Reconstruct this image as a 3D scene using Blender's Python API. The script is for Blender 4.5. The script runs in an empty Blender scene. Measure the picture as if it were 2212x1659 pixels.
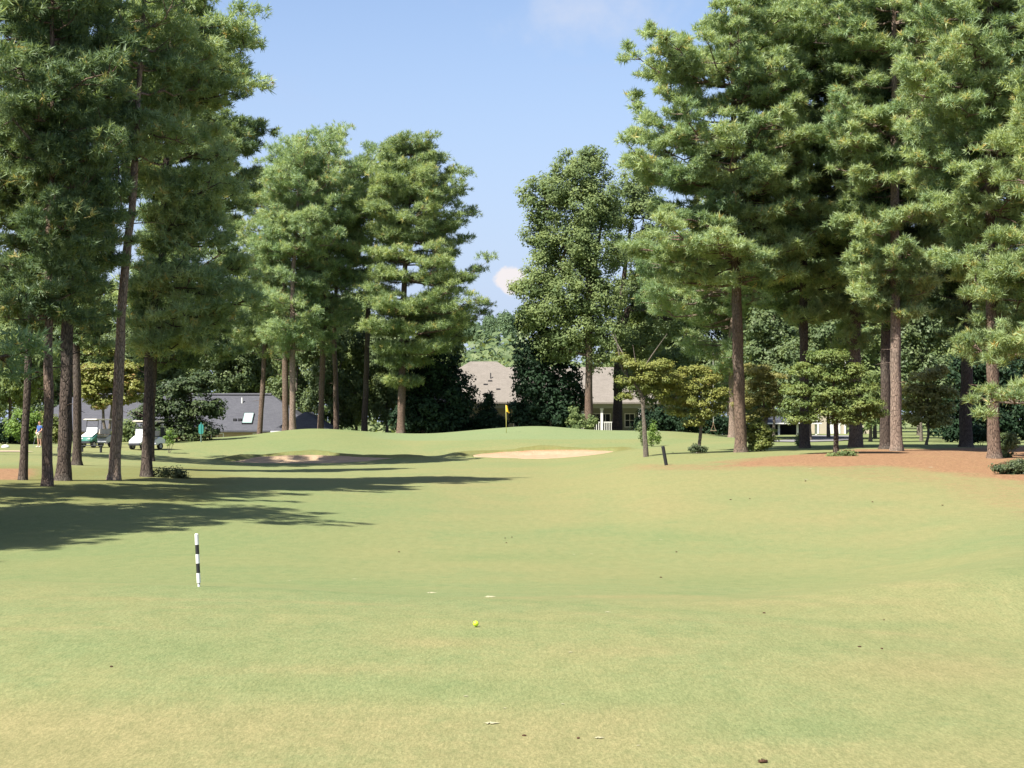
import bpy, bmesh, math, random
import numpy as np
from mathutils import Vector, Matrix

# ------------------------------------------------------------------ scene, camera
scene = bpy.context.scene
col = scene.collection
K = 1.8228 / 6518.0            # radians per survey pixel (2212 wide photo survey)
CAM_H = 1.65
HORIZON = 900.0
PITCH = math.atan((HORIZON - 829.5) * K)

def W(X, row, d):
    """A sight line (X, row) of the survey followed to the distance d (metres along +Y)."""
    xc = (X - 1106.0) * K
    yc = (829.5 - row) * K
    t = d / (math.cos(PITCH) - yc * math.sin(PITCH))
    return (t * xc, d, CAM_H + t * (math.sin(PITCH) + yc * math.cos(PITCH)))

cam_data = bpy.data.cameras.new("camera")
cam_data.lens = 36.0 * 6518.0 / 4032.0
cam_data.sensor_width = 36.0
cam_data.clip_start = 0.1
cam_data.clip_end = 5000.0
cam = bpy.data.objects.new("camera", cam_data)
cam.location = (0, 0, CAM_H)
cam.rotation_euler = (math.pi / 2 + PITCH, 0, 0)
col.objects.link(cam)
scene.camera = cam

# ------------------------------------------------------------------ light and sky
SUN_EL = math.radians(53.5)
SUN_BEHIND = math.radians(42.0)           # how far the sun stands behind the left-hand side
sun_dir = Vector((-math.cos(SUN_BEHIND) * math.cos(SUN_EL), -math.sin(SUN_BEHIND) * math.cos(SUN_EL), math.sin(SUN_EL)))
sd = bpy.data.lights.new("sun", 'SUN')
sd.energy = 5.0
sd.angle = math.radians(0.53)
sd.color = (1.0, 0.955, 0.875)
so = bpy.data.objects.new("sun", sd)
so.rotation_euler = (-sun_dir).to_track_quat('-Z', 'Y').to_euler()
so.location = (-60, -60, 90)
col.objects.link(so)

world = bpy.data.worlds.new("World")
scene.world = world
world.use_nodes = True
wn = world.node_tree
wn.nodes.clear()
def N(tree, kind, **kw):
    n = tree.nodes.new(kind)
    for a, b in kw.items():
        if a.startswith('i_'):
            n.inputs[a[2:].replace('_', ' ')].default_value = b
        else:
            setattr(n, a, b)
    return n
def L(tree, a, b): tree.links.new(a, b)
def math_n(tree, op, a, b=None, clamp=False):
    n = tree.nodes.new('ShaderNodeMath'); n.operation = op; n.use_clamp = clamp
    for i, v in enumerate((a, b)):
        if v is None: continue
        if isinstance(v, (int, float)): n.inputs[i].default_value = v
        else: tree.links.new(v, n.inputs[i])
    return n.outputs[0]
def ramp(tree, fac, lo, hi, a=0.0, b=1.0):
    n = tree.nodes.new('ShaderNodeMapRange'); n.interpolation_type = 'SMOOTHSTEP'
    n.inputs['From Min'].default_value = lo; n.inputs['From Max'].default_value = hi
    n.inputs['To Min'].default_value = a; n.inputs['To Max'].default_value = b
    tree.links.new(fac, n.inputs['Value']); return n.outputs['Result']
def mix(tree, fac, a, b, kind='MIX'):
    n = tree.nodes.new('ShaderNodeMix'); n.data_type = 'RGBA'; n.blend_type = kind
    for s, v in ((n.inputs[0], fac), (n.inputs[6], a), (n.inputs[7], b)):
        if isinstance(v, (int, float)): s.default_value = v
        elif isinstance(v, tuple): s.default_value = v if len(v) == 4 else (*v, 1)
        else: tree.links.new(v, s)
    return n.outputs[2]
def noise(tree, vec, scale, detail=4.0, rough=0.55, dist=0.0):
    n = tree.nodes.new('ShaderNodeTexNoise')
    n.inputs['Scale'].default_value = scale; n.inputs['Detail'].default_value = detail
    n.inputs['Roughness'].default_value = rough; n.inputs['Distortion'].default_value = dist
    if vec is not None: tree.links.new(vec, n.inputs['Vector'])
    return n.outputs['Fac']
def mapping(tree, vec, scale=(1, 1, 1), loc=(0, 0, 0), rot=(0, 0, 0)):
    n = tree.nodes.new('ShaderNodeMapping')
    n.inputs['Scale'].default_value = scale; n.inputs['Location'].default_value = loc; n.inputs['Rotation'].default_value = rot
    tree.links.new(vec, n.inputs['Vector']); return n.outputs['Vector']

sky = N(wn, 'ShaderNodeTexSky', sky_type='NISHITA', sun_disc=False)
sky.sun_elevation = SUN_EL
sky.sun_rotation = math.atan2(sun_dir.x, sun_dir.y)
sky.altitude = 100.0
sky.air_density = 1.0
sky.dust_density = 1.2
sky.ozone_density = 1.6
tc = N(wn, 'ShaderNodeTexCoord')
direction = tc.outputs['Generated']
def sky_spot(X, row):
    v = Vector(W(X, row, 100.0)) - Vector((0, 0, CAM_H)); return v.normalized()
def cloud_mask(X, row, rx, rz, scale, wob, edge, seed=0.0):
    """a cloud round one direction of the sky: distance to that direction, broken up by noise"""
    c = sky_spot(X, row)
    v = wn.nodes.new('ShaderNodeVectorMath'); v.operation = 'SUBTRACT'
    wn.links.new(direction, v.inputs[0]); v.inputs[1].default_value = c
    m = mapping(wn, v.outputs[0], (1 / rx, 1 / rx, 1 / rz))
    ln = wn.nodes.new('ShaderNodeVectorMath'); ln.operation = 'LENGTH'; wn.links.new(m, ln.inputs[0])
    nz = noise(wn, mapping(wn, direction, (scale, scale, scale), (seed, seed, seed)), 1.0, 6.0, 0.6)
    f = math_n(wn, 'SUBTRACT', ln.outputs['Value'], math_n(wn, 'MULTIPLY', math_n(wn, 'SUBTRACT', nz, 0.5), wob))
    return ramp(wn, f, 1.0, 1.0 - edge)
cl = math_n(wn, 'MAXIMUM', cloud_mask(1105, 606, 38 * K, 34 * K, 120.0, 1.0, 0.30, 3.0), cloud_mask(1650, 600, 48 * K, 36 * K, 150.0, 1.3, 0.35, 7.0))
wisp = math_n(wn, 'MULTIPLY', cloud_mask(1280, 20, 250 * K, 105 * K, 26.0, 2.2, 1.3, 1.0), 0.65)
veil = math_n(wn, 'MULTIPLY', ramp(wn, noise(wn, mapping(wn, direction, (6, 6, 22), (4, 2, 0)), 1.0, 5.0, 0.6), 0.40, 0.75), 0.35)
sep = N(wn, 'ShaderNodeSeparateXYZ'); L(wn, direction, sep.inputs[0])
low = ramp(wn, sep.outputs['Z'], 0.30, 0.0, 0.0, 0.85)
soft = math_n(wn, 'MAXIMUM', veil, low)
sky_tint = mix(wn, 1.0, sky.outputs['Color'], (0.98, 0.95, 0.99, 1), 'MULTIPLY')
c1 = mix(wn, soft, sky_tint, (2.65, 3.2, 4.5, 1))
c1 = mix(wn, wisp, c1, (3.45, 3.8, 4.6, 1))
c2 = mix(wn, cl, c1, (4.7, 4.45, 4.5, 1))
bg = N(wn, 'ShaderNodeBackground'); bg.inputs['Strength'].default_value = 0.083
wo = N(wn, 'ShaderNodeOutputWorld')
L(wn, c2, bg.inputs['Color']); L(wn, bg.outputs[0], wo.inputs['Surface'])

scene.view_settings.view_transform = 'Standard'
scene.view_settings.look = 'None'
scene.view_settings.gamma = 1.0
scene.view_settings.exposure = 1.25
scene.cycles.max_bounces = 8
scene.cycles.diffuse_bounces = 4
scene.cycles.transparent_max_bounces = 8

# ------------------------------------------------------------------ object helpers
def tag(o, label=None, cat=None, group=None, kind=None):
    if label: o['label'] = label
    if cat: o['category'] = cat
    if group: o['group'] = group
    if kind: o['kind'] = kind
    return o
def empty(name, loc, label, cat, group=None, rz=0.0):
    o = bpy.data.objects.new(name, None); o.empty_display_size = 0.3
    o.location = loc; o.rotation_euler = (0, 0, rz); col.objects.link(o)
    return tag(o, label, cat, group)
def link_mesh(name, me, mat, parent=None):
    o = bpy.data.objects.new(name, me)
    if mat is not None and len(me.materials) == 0: me.materials.append(mat)
    col.objects.link(o)
    if parent is not None: o.parent = parent
    return o
def np_mesh(name, verts, faces, attrs=None, smooth=False):
    """verts (n,3), faces (m,k) all of k corners; attrs: name -> float per vertex"""
    me = bpy.data.meshes.new(name)
    verts = np.ascontiguousarray(verts, dtype=np.float32); faces = np.ascontiguousarray(faces, dtype=np.int32)
    m, k = faces.shape
    me.vertices.add(len(verts)); me.vertices.foreach_set('co', verts.ravel())
    me.loops.add(m * k); me.loops.foreach_set('vertex_index', faces.ravel())
    me.polygons.add(m)
    me.polygons.foreach_set('loop_start', np.arange(0, m * k, k, dtype=np.int32))
    try: me.polygons.foreach_set('loop_total', np.full(m, k, dtype=np.int32))
    except Exception: pass
    if smooth: me.polygons.foreach_set('use_smooth', np.ones(m, dtype=bool))
    for an, av in (attrs or {}).items():
        a = me.attributes.new(an, 'FLOAT', 'POINT'); a.data.foreach_set('value', np.ascontiguousarray(av, dtype=np.float32).ravel())
    me.update(calc_edges=True); me.validate()
    return me

class MB:
    """collects boxes, bars, tubes, lathes and loose faces into one mesh"""
    def __init__(s): s.bm = bmesh.new()
    def face(s, pts):
        vs = [s.bm.verts.new(p) for p in pts]
        try: return s.bm.faces.new(vs)
        except ValueError: return None
    def hexa(s, p):
        v = [s.bm.verts.new(q) for q in p]
        for f in ((0, 3, 2, 1), (4, 5, 6, 7), (0, 1, 5, 4), (1, 2, 6, 5), (2, 3, 7, 6), (3, 0, 4, 7)):
            s.bm.faces.new([v[i] for i in f])
        return v
    def box(s, x0, x1, y0, y1, z0, z1, bevel=0.0):
        v = s.hexa([(x0, y0, z0), (x1, y0, z0), (x1, y1, z0), (x0, y1, z0), (x0, y0, z1), (x1, y0, z1), (x1, y1, z1), (x0, y1, z1)])
        if bevel > 0:
            es = list({e for q in v for e in q.link_edges})
            bmesh.ops.bevel(s.bm, geom=es, offset=bevel, segments=2, affect='EDGES', profile=0.5)
    def tube(s, pts, radii, n=8, cap=True):
        rings = []
        pts = [Vector(p) for p in pts]
        for i, p in enumerate(pts):
            t = (pts[min(i + 1, len(pts) - 1)] - pts[max(i - 1, 0)]).normalized()
            a = t.cross(Vector((0, 0, 1)));
            if a.length < 0.05: a = t.cross(Vector((1, 0, 0)))
            a.normalize(); b = t.cross(a)
            r = radii[i] if isinstance(radii, (list, tuple)) else radii
            rings.append([s.bm.verts.new(p + (a * math.cos(2 * math.pi * j / n) + b * math.sin(2 * math.pi * j / n)) * r) for j in range(n)])
        for i in range(len(rings) - 1):
            for j in range(n):
                s.bm.faces.new((rings[i][j], rings[i][(j + 1) % n], rings[i + 1][(j + 1) % n], rings[i + 1][j]))
        if cap:
            s.bm.faces.new(rings[0][::-1]); s.bm.faces.new(rings[-1])
    def prism(s, outline, axis, a, b):
        """an outline of 2-D points pushed from a to b along 'x', 'y' or 'z'"""
        def P(u, v, w): return {'x': (w, u, v), 'y': (u, w, v), 'z': (u, v, w)}[axis]
        A = [s.bm.verts.new(P(u, v, a)) for u, v in outline]; B = [s.bm.verts.new(P(u, v, b)) for u, v in outline]
        n = len(A)
        s.bm.faces.new(A); s.bm.faces.new(B[::-1])
        for i in range(n): s.bm.faces.new((A[i], B[i], B[(i + 1) % n], A[(i + 1) % n]))
    def ball(s, c, rx, ry, rz, u=12, v=8):
        r = bmesh.ops.create_uvsphere(s.bm, u_segments=u, v_segments=v, radius=1.0)
        for q in r['verts']: q.co = Vector((c[0] + q.co.x * rx, c[1] + q.co.y * ry, c[2] + q.co.z * rz))
    def build(s, name, mat, parent=None, smooth=False):
        bmesh.ops.recalc_face_normals(s.bm, faces=s.bm.faces[:])
        me = bpy.data.meshes.new(name); s.bm.to_mesh(me); s.bm.free()
        if smooth:
            for p in me.polygons: p.use_smooth = True
        return link_mesh(name, me, mat, parent)

# ------------------------------------------------------------------ materials
def new_mat(name):
    m = bpy.data.materials.new(name); m.use_nodes = True
    t = m.node_tree; t.nodes.clear()
    o = t.nodes.new('ShaderNodeOutputMaterial')
    return m, t, o
def principled(t, o, rough=0.8, spec=0.3, metal=0.0):
    b = t.nodes.new('ShaderNodeBsdfPrincipled')
    b.inputs['Roughness'].default_value = rough; b.inputs['Metallic'].default_value = metal
    b.inputs['Specular IOR Level'].default_value = spec
    t.links.new(b.outputs[0], o.inputs['Surface']); return b
def coords(t, which='Object'):
    return t.nodes.new('ShaderNodeTexCoord').outputs[which]
def bump(t, h, strength, dist, b):
    n = t.nodes.new('ShaderNodeBump'); n.inputs['Strength'].default_value = strength; n.inputs['Distance'].default_value = dist
    t.links.new(h, n.inputs['Height']); t.links.new(n.outputs[0], b.inputs['Normal'])
def plain(name, c, rough=0.6, spec=0.3, var=0.15, scale=8.0, metal=0.0):
    m, t, o = new_mat(name); b = principled(t, o, rough, spec, metal)
    f = noise(t, coords(t), scale, 4.0, 0.6)
    L(t, mix(t, f, tuple(x * (1 - var) for x in c), tuple(min(1, x * (1 + var)) for x in c)), b.inputs['Base Color'])
    return m
def foliage(name, dark, light, yellow, transl=0.3, rough=0.55, spec=0.25):
    """leaf material: 'tint' is each leaf cluster's own hue, from fresh dark green to yellowing"""
    m, t, o = new_mat(name)
    a = t.nodes.new('ShaderNodeAttribute'); a.attribute_name = 'tint'
    c = mix(t, ramp(t, a.outputs['Fac'], 0.0, 0.8), dark, light)
    c = mix(t, ramp(t, a.outputs['Fac'], 0.84, 1.0), c, yellow)
    b = t.nodes.new('ShaderNodeBsdfPrincipled'); b.inputs['Roughness'].default_value = rough; b.inputs['Specular IOR Level'].default_value = spec
    L(t, c, b.inputs['Base Color'])
    tr = t.nodes.new('ShaderNodeBsdfTranslucent')
    L(t, mix(t, 1.0, c, (1.25, 1.15, 0.6, 1), 'MULTIPLY'), tr.inputs['Color'])
    ms = t.nodes.new('ShaderNodeMixShader'); ms.inputs[0].default_value = transl
    L(t, b.outputs[0], ms.inputs[1]); L(t, tr.outputs[0], ms.inputs[2]); L(t, ms.outputs[0], o.inputs['Surface'])
    return m
def bark(name, a, b_, c, scale=1.0):
    m, t, o = new_mat(name); b = principled(t, o, 0.92, 0.1)
    g = coords(t)
    st = mapping(t, g, (13 * scale, 13 * scale, 3.2 * scale))
    v = t.nodes.new('ShaderNodeTexVoronoi'); v.feature = 'DISTANCE_TO_EDGE'; v.inputs['Scale'].default_value = 1.3
    L(t, st, v.inputs['Vector'])
    plate = ramp(t, math_n(t, 'ADD', v.outputs['Distance'], math_n(t, 'MULTIPLY', noise(t, st, 3.0, 4, 0.6), 0.12)), 0.02, 0.22)
    n1 = noise(t, st, 2.2, 5.0, 0.65); n2 = noise(t, g, 0.5, 3.0, 0.6)
    cc = mix(t, ramp(t, n1, 0.3, 0.7), b_, c)
    cc = mix(t, ramp(t, n2, 0.45, 0.7), cc, mix(t, 0.5, cc, (0.16, 0.15, 0.125)))
    cc = mix(t, math_n(t, 'ADD', math_n(t, 'MULTIPLY', plate, 0.7), 0.3), a, cc)
    L(t, cc, b.inputs['Base Color'])
    bump(t, math_n(t, 'ADD', plate, math_n(t, 'MULTIPLY', n1, 0.5)), 0.9, 0.03, b)
    return m

# ------------------------------------------------------------------ terrain height
def smooth01(e0, e1, x):
    t = np.clip((x - e0) / (e1 - e0), 0, 1); return t * t * (3 - 2 * t)
_rs = np.random.RandomState(5)
_LAT = _rs.rand(256, 256)
def vnoise(x, y):
    xi = np.floor(x).astype(int); yi = np.floor(y).astype(int); fx = x - xi; fy = y - yi
    fx = fx * fx * (3 - 2 * fx); fy = fy * fy * (3 - 2 * fy)
    g = lambda a, b: _LAT[a % 256, b % 256]
    return (g(xi, yi) * (1 - fx) + g(xi + 1, yi) * fx) * (1 - fy) + (g(xi, yi + 1) * (1 - fx) + g(xi + 1, yi + 1) * fx) * fy
def fbm(x, y, o=4):
    s = 0.0; a = 0.5
    for i in range(o):
        s = s + a * vnoise(x * 2 ** i + 17 * i, y * 2 ** i + 31 * i); a *= 0.5
    return s / (1 - 0.5 ** o)
def pchip(x, y, q):
    x = np.asarray(x, float); y = np.asarray(y, float); h = np.diff(x); dl = np.diff(y) / h
    m = np.zeros_like(y); m[0] = dl[0]; m[-1] = dl[-1]
    for i in range(1, len(x) - 1):
        if dl[i - 1] * dl[i] > 0:
            w1 = 2 * h[i] + h[i - 1]; w2 = h[i] + 2 * h[i - 1]
            m[i] = (w1 + w2) / (w1 / dl[i - 1] + w2 / dl[i])
    q = np.clip(q, x[0], x[-1]); i = np.clip(np.searchsorted(x, q) - 1, 0, len(x) - 2)
    t = (q - x[i]) / h[i]
    return ((1 + 2 * t) * (1 - t) ** 2 * y[i] + t * (1 - t) ** 2 * h[i] * m[i] + t * t * (3 - 2 * t) * y[i + 1] + t * t * (t - 1) * h[i] * m[i + 1])
DG = [8, 13, 16, 20, 26, 36, 52, 66, 90, 104, 113, 122, 134, 142]
PROF = {   # rows of the ground seen at each distance, then heights (m) at 152, 170, 250 and 900 m
    -700: ([1659, 1330, 1262, 1259, 1248, 1178, 1045, 1010, 984, 972, 964, 961, 957, 955], [-1.4, -2.0, -2.2, -2]),
    0: ([1659, 1332, 1264, 1261, 1250, 1180, 1054, 1017, 986, 973, 965, 961, 957, 955], [-1.4, -2.0, -2.2, -2]),
    250: ([1659, 1335, 1268, 1263, 1250, 1178, 1062, 1024, 998, 982, 967, 960, 955, 953], [-1.2, -2.0, -2.2, -2]),
    500: ([1659, 1345, 1275, 1270, 1252, 1180, 1075, 1035, 1012, 999, 974, 956, 945, 943], [-0.4, -1.8, -2.2, -2]),
    680: ([1659, 1350, 1283, 1276, 1256, 1185, 1085, 1040, 1014, 1000, 974, 951, 932, 926], [0.3, -1.4, -2.0, -2]),
    900: ([1659, 1355, 1294, 1284, 1260, 1193, 1095, 1045, 1012, 997, 980, 960, 943, 937], [0.0, -0.6, -1.0, -1]),
    1160: ([1659, 1357, 1300, 1288, 1262, 1200, 1105, 1050, 1008, 996, 977, 957, 935, 920], [0.5, -0.3, -0.5, -0.6]),
    1300: ([1659, 1358, 1303, 1291, 1265, 1204, 1100, 1038, 994, 985, 974, 956, 938, 929], [0.1, -0.3, -0.4, -0.5]),
    1430: ([1659, 1359, 1304, 1293, 1268, 1206, 1085, 1018, 976, 971, 966, 953, 939, 931], [0.2, -0.2, -0.3, -0.4]),
    1600: ([1659, 1361, 1302, 1293, 1270, 1205, 1075, 1006, 971, 961, 954, 951, 946, 943], [-0.1, -0.2, -0.2, -0.2]),
    1900: ([1659, 1370, 1272, 1264, 1248, 1185, 1060, 1000, 965, 959, 956, 953, 950, 947], [-0.2, -0.2, -0.2, -0.2]),
    2212: ([1659, 1388, 1238, 1206, 1196, 1140, 1047, 1002, 970, 963, 958, 955, 951, 949], [-0.3, -0.3, -0.2, -0.2]),
    2900: ([1659, 1388, 1222, 1190, 1182, 1130, 1040, 998, 970, 963, 958, 955, 951, 949], [-0.3, -0.3, -0.2, -0.2]),
}
_cols = sorted(PROF)
_uq = np.linspace((-700 - 1106) * K, (2900 - 1106) * K, 260)
_lq = np.linspace(math.log(2.0), math.log(900.0), 900)
_tab = []
for X in _cols:
    rows, far = PROF[X]
    d = [2.0] + DG + [152, 170, 250, 900]
    z = [0.0] + [W(X, r, dd)[2] for r, dd in zip(rows, DG)] + far
    _tab.append(pchip([math.log(v) for v in d], z, _lq))
_tab = np.array(_tab)
_uc = np.array([(X - 1106) * K for X in _cols])
_Z = np.array([pchip(_uc, _tab[:, j], _uq) for j in range(len(_lq))]).T     # (u, logd)
for _ in range(3):
    _Z[1:-1] = 0.25 * _Z[:-2] + 0.5 * _Z[1:-1] + 0.25 * _Z[2:]
    _Z[:, 1:-1] = 0.25 * _Z[:, :-2] + 0.5 * _Z[:, 1:-1] + 0.25 * _Z[:, 2:]
def base_z(x, y):
    x = np.asarray(x, float); y = np.asarray(y, float)
    yy = np.clip(y, 2.0, 899.0)
    u = np.clip(x / np.maximum(yy, 6.0), _uq[0], _uq[-1] - 1e-6); l = np.clip(np.log(yy), _lq[0], _lq[-1] - 1e-6)
    a = (u - _uq[0]) / (_uq[1] - _uq[0]); b = (l - _lq[0]) / (_lq[1] - _lq[0])
    i = np.clip(a.astype(int), 0, len(_uq) - 2); j = np.clip(b.astype(int), 0, len(_lq) - 2); a = a - i; b = b - j
    z = (_Z[i, j] * (1 - a) + _Z[i + 1, j] * a) * (1 - b) + (_Z[i, j + 1] * (1 - a) + _Z[i + 1, j + 1] * a) * b
    return z + 0.05 * (fbm(x * 0.22, y * 0.22, 3) - 0.5) * np.clip(yy / 30.0, 0.15, 1)
def row_of(x, y, z):
    """survey row and column at which a point would stand"""
    yy = np.maximum(y, 0.5); s = (z - CAM_H) / yy
    ang = (s * math.cos(PITCH) - math.sin(PITCH)) / (math.cos(PITCH) + s * math.sin(PITCH))
    return 829.5 - ang / K, 1106.0 + x / yy / K
# bunkers: centre, half axes, seed
BUNK = [(W(662, 995, 105.4)[0], 105.4, 4.35, 2.35, 1.0), (W(1180, 984, 109.3)[0], 109.3, 4.05, 2.3, 9.0)]
def bunker_f(x, y, k):
    cx, cy, a, b, s = BUNK[k]
    th = np.arctan2((y - cy) / b, (x - cx) / a)
    r = np.sqrt(((x - cx) / a) ** 2 + ((y - cy) / b) ** 2)
    edge = 1 + 0.10 * np.sin(2 * th + s) + 0.07 * np.sin(3 * th + 2 * s) + 0.035 * np.sin(7 * th + s * 3) + 0.02 * np.sin(13 * th + s)
    if k == 0: edge = edge + 0.36 * np.exp(-((th - 0.32) / 0.22) ** 2) - 0.22 * np.exp(-((th + 0.15) / 0.35) ** 2)
    else: edge = edge + 0.14 * np.exp(-((th - 0.25) / 0.25) ** 2) + 0.10 * np.exp(-((np.abs(th) - 3.1) / 0.3) ** 2)
    return r / edge, th
def ground_z(x, y):
    z = base_z(x, y)
    for k in range(2):
        f, th = bunker_f(x, y, k)
        back = 0.5 + 0.5 * np.sin(th)
        z = z + (0.46 + 0.10 * np.sin(5 * th)) * np.exp(-((f - 1.22) / 0.20) ** 2) * back ** 1.5
        z = z - 0.25 * smooth01(1.03, 0.97, f)
    return z
def gz(x, y): return float(ground_z(np.array([x]), np.array([y]))[0])
def G(X, d, sink=0.0):
    x = (X - 1106.0) * K * d
    x = W(X, 920, d)[0]
    return (x, d, gz(x, d) - sink)

def ground_d(X, row, d0=20.0, d1=140.0):
    """distance at which the turf along the column X reaches the survey row"""
    dd = np.linspace(d0, d1, 2400); xs = W(X, 920, 1.0)[0] * dd
    rr, _ = row_of(xs, dd, ground_z(xs, dd))
    return float(dd[int(np.argmax(rr <= row))])
# ------------------------------------------------------------------ ground sheet
ys = np.concatenate([np.linspace(-60, 0, 7), np.linspace(1.2, 6, 14), np.geomspace(6.15, 90, 300), np.linspace(90.3, 150, 200), np.geomspace(150.6, 900, 60)])
tt = np.linspace(-1, 1, 421); ss = 0.30 * tt + 0.70 * np.sign(tt) * np.abs(tt) ** 3
yy2 = np.repeat(ys[:, None], len(ss), 1); wid = np.maximum(1.25 * yy2, 30.0)
wid = np.where(yy2 < 6, 30.0 + 0 * wid, wid)
xx2 = ss[None, :] * wid
gx = xx2.ravel(); gy = yy2.ravel(); gzv = ground_z(gx, gy)
nr, nc = xx2.shape
idx = np.arange(nr * nc).reshape(nr, nc)
faces = np.stack([idx[:-1, :-1], idx[:-1, 1:], idx[1:, 1:], idx[1:, :-1]], -1).reshape(-1, 4)
row, colx = row_of(gx, gy, gzv)
n1 = fbm(gx * 0.09 + 3, gy * 0.09, 4); n2 = fbm(gx * 0.35, gy * 0.35 + 9, 4)
nn = (n1 - 0.5) * 2; nm = (n2 - 0.5) * 2
ahead = smooth01(20, 30, gy)
# pine straw: the bed under the right-hand pines and a patch behind the left-hand ones
lowR = np.interp(colx, [1350, 1450, 1600, 1800, 2000, 2212, 2600], [1002, 1008, 1006, 1010, 1020, 1046, 1060])
upR = np.interp(colx, [1350, 1450, 1600, 1700, 1850, 2000, 2212, 2600], [1006, 1000, 992, 984, 971, 969, 964, 960])
wob = nn * 16 + nm * 12
straw = smooth01(-8, 16, lowR + wob - row) * smooth01(-4, 6, row - upR - wob * 0.25) * smooth01(1380, 1620, colx + nn * 80)
thin = 0.36 * smooth01(0, 34, lowR + np.interp(colx, [1400, 1700, 2212], [8, 24, 80]) + wob * 2 - row) * smooth01(-4, 6, row - upR) * smooth01(1300, 1640, colx + nn * 80)
thin = np.maximum(thin, 0.45 * smooth01(12, 4, np.abs(row - (1009 + nn * 2))) * smooth01(1250, 1420, colx) * smooth01(1720, 1560, colx))
strawL = smooth01(8, 0, np.abs(row - 1026) - 9 + wob * 0.3) * smooth01(110, 30, colx + nn * 30)
straw = np.clip(np.maximum(np.maximum(straw, thin), strawL * 0.9), 0, 1) * ahead
# putting green and its apron, lush lawn beyond
green = smooth01(126, 128, gy + nn * 1.5) * smooth01(1480, 1380, colx) * smooth01(760, 860, colx + nn * 30) * smooth01(150, 146, gy)
lush = np.maximum(smooth01(1560, 1640, colx) * smooth01(82, 92, gy), smooth01(110, 118, gy) * smooth01(300, 520, colx) * smooth01(900, 800, colx)) * ahead
lush = np.maximum(lush, 0.7 * smooth01(18, 27, gy) * smooth01(66, 40, gy) * smooth01(1000, 700, colx + nn * 200))
# long dry rough grass along the bunkers' lips and below the left-hand pines
rough = np.zeros_like(gx)
for k in range(2):
    f, th = bunker_f(gx, gy, k)
    rough = np.maximum(rough, np.exp(-((f - 1.16) / 0.16) ** 2) * (0.35 + 0.65 * (np.sin(th) > -0.2)))
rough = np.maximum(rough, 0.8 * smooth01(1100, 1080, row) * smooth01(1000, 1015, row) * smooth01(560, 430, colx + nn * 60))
rough = np.maximum(rough, 0.6 * smooth01(1000, 1006, row + nn * 3) * smooth01(1016, 1010, row + nn * 3) * smooth01(300, 400, colx) * smooth01(1500, 1400, colx) * 0)
dry = smooth01(1452, 1530, row + nn * 70 + nm * 20) * smooth01(1500, 1150, colx + nn * 300)
dry = np.maximum(dry, 0.6 * smooth01(1540, 1640, row + nn * 60))
dry = np.maximum(dry, 0.75 * smooth01(1380, 1800, colx + nn * 120) * smooth01(1000, 1030, row) * smooth01(1180, 1110, row + nn * 40))
dry = np.maximum(dry, 0.55 * smooth01(1000, 1020, row) * smooth01(1150, 1090, row + nn * 40) * smooth01(900, 1000, colx))
dry = np.maximum(dry, 0.5 * smooth01(1750, 2050, colx + nn * 150) * smooth01(1240, 1290, row) * smooth01(1400, 1330, row))
def patches(lst):
    out = np.zeros_like(gx)
    for X, rw, a, b_ in lst:
        q = ((colx + nn * a * 0.7 - X) / a) ** 2 + ((row + nm * b_ * 0.8 - rw) / b_) ** 2
        out = np.maximum(out, np.exp(-q * 1.1))
    return out
near_ = smooth01(4, 7, gy)
lush = np.maximum(lush, 0.95 * near_ * patches([(1150, 1202, 260, 12), (1660, 1252, 230, 17), (1500, 1160, 140, 14), (300, 1395, 380, 34), (700, 1478, 420, 26), (1330, 1500, 260, 24), (1900, 1352, 220, 10), (2180, 1235, 120, 18), (1000, 1370, 160, 12), (1700, 1400, 260, 18), (1650, 1570, 260, 26)]))
dry = np.maximum(dry, 0.9 * near_ * patches([(1330, 1402, 270, 18), (880, 1385, 180, 12), (250, 1560, 480, 55), (1900, 1130, 320, 40), (1720, 1302, 420, 9), (2010, 1455, 320, 32), (1300, 1085, 320, 34), (620, 1440, 260, 12), (1500, 1620, 400, 22), (2000, 1265, 150, 8)]))
for k0, k1, k2 in ((1303, 0.058, 1), (1322, 0.050, 0), (1345, 0.050, 1), (1290, -0.012, 0), (1372, 0.035, 0), (1268, 0.045, 1)):
    ln_ = np.exp(-((row - (k0 + (colx - 1200) * k1 + 0.00002 * (colx - 1200) ** 2)) / 3.2) ** 2) * smooth01(0.35, 0.6, fbm(gx * 0.4 + k0, gy * 0.15, 2)) * near_ * (gy < 24)
    if k2: lush = np.maximum(lush, 0.8 * ln_)
    else: dry = np.maximum(dry, 0.8 * ln_)
strawm = np_mesh('ground', np.stack([gx, gy, gzv], 1), faces, {'straw': straw, 'green': green, 'lush': lush, 'rough': rough, 'dry': dry}, smooth=True)

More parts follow.
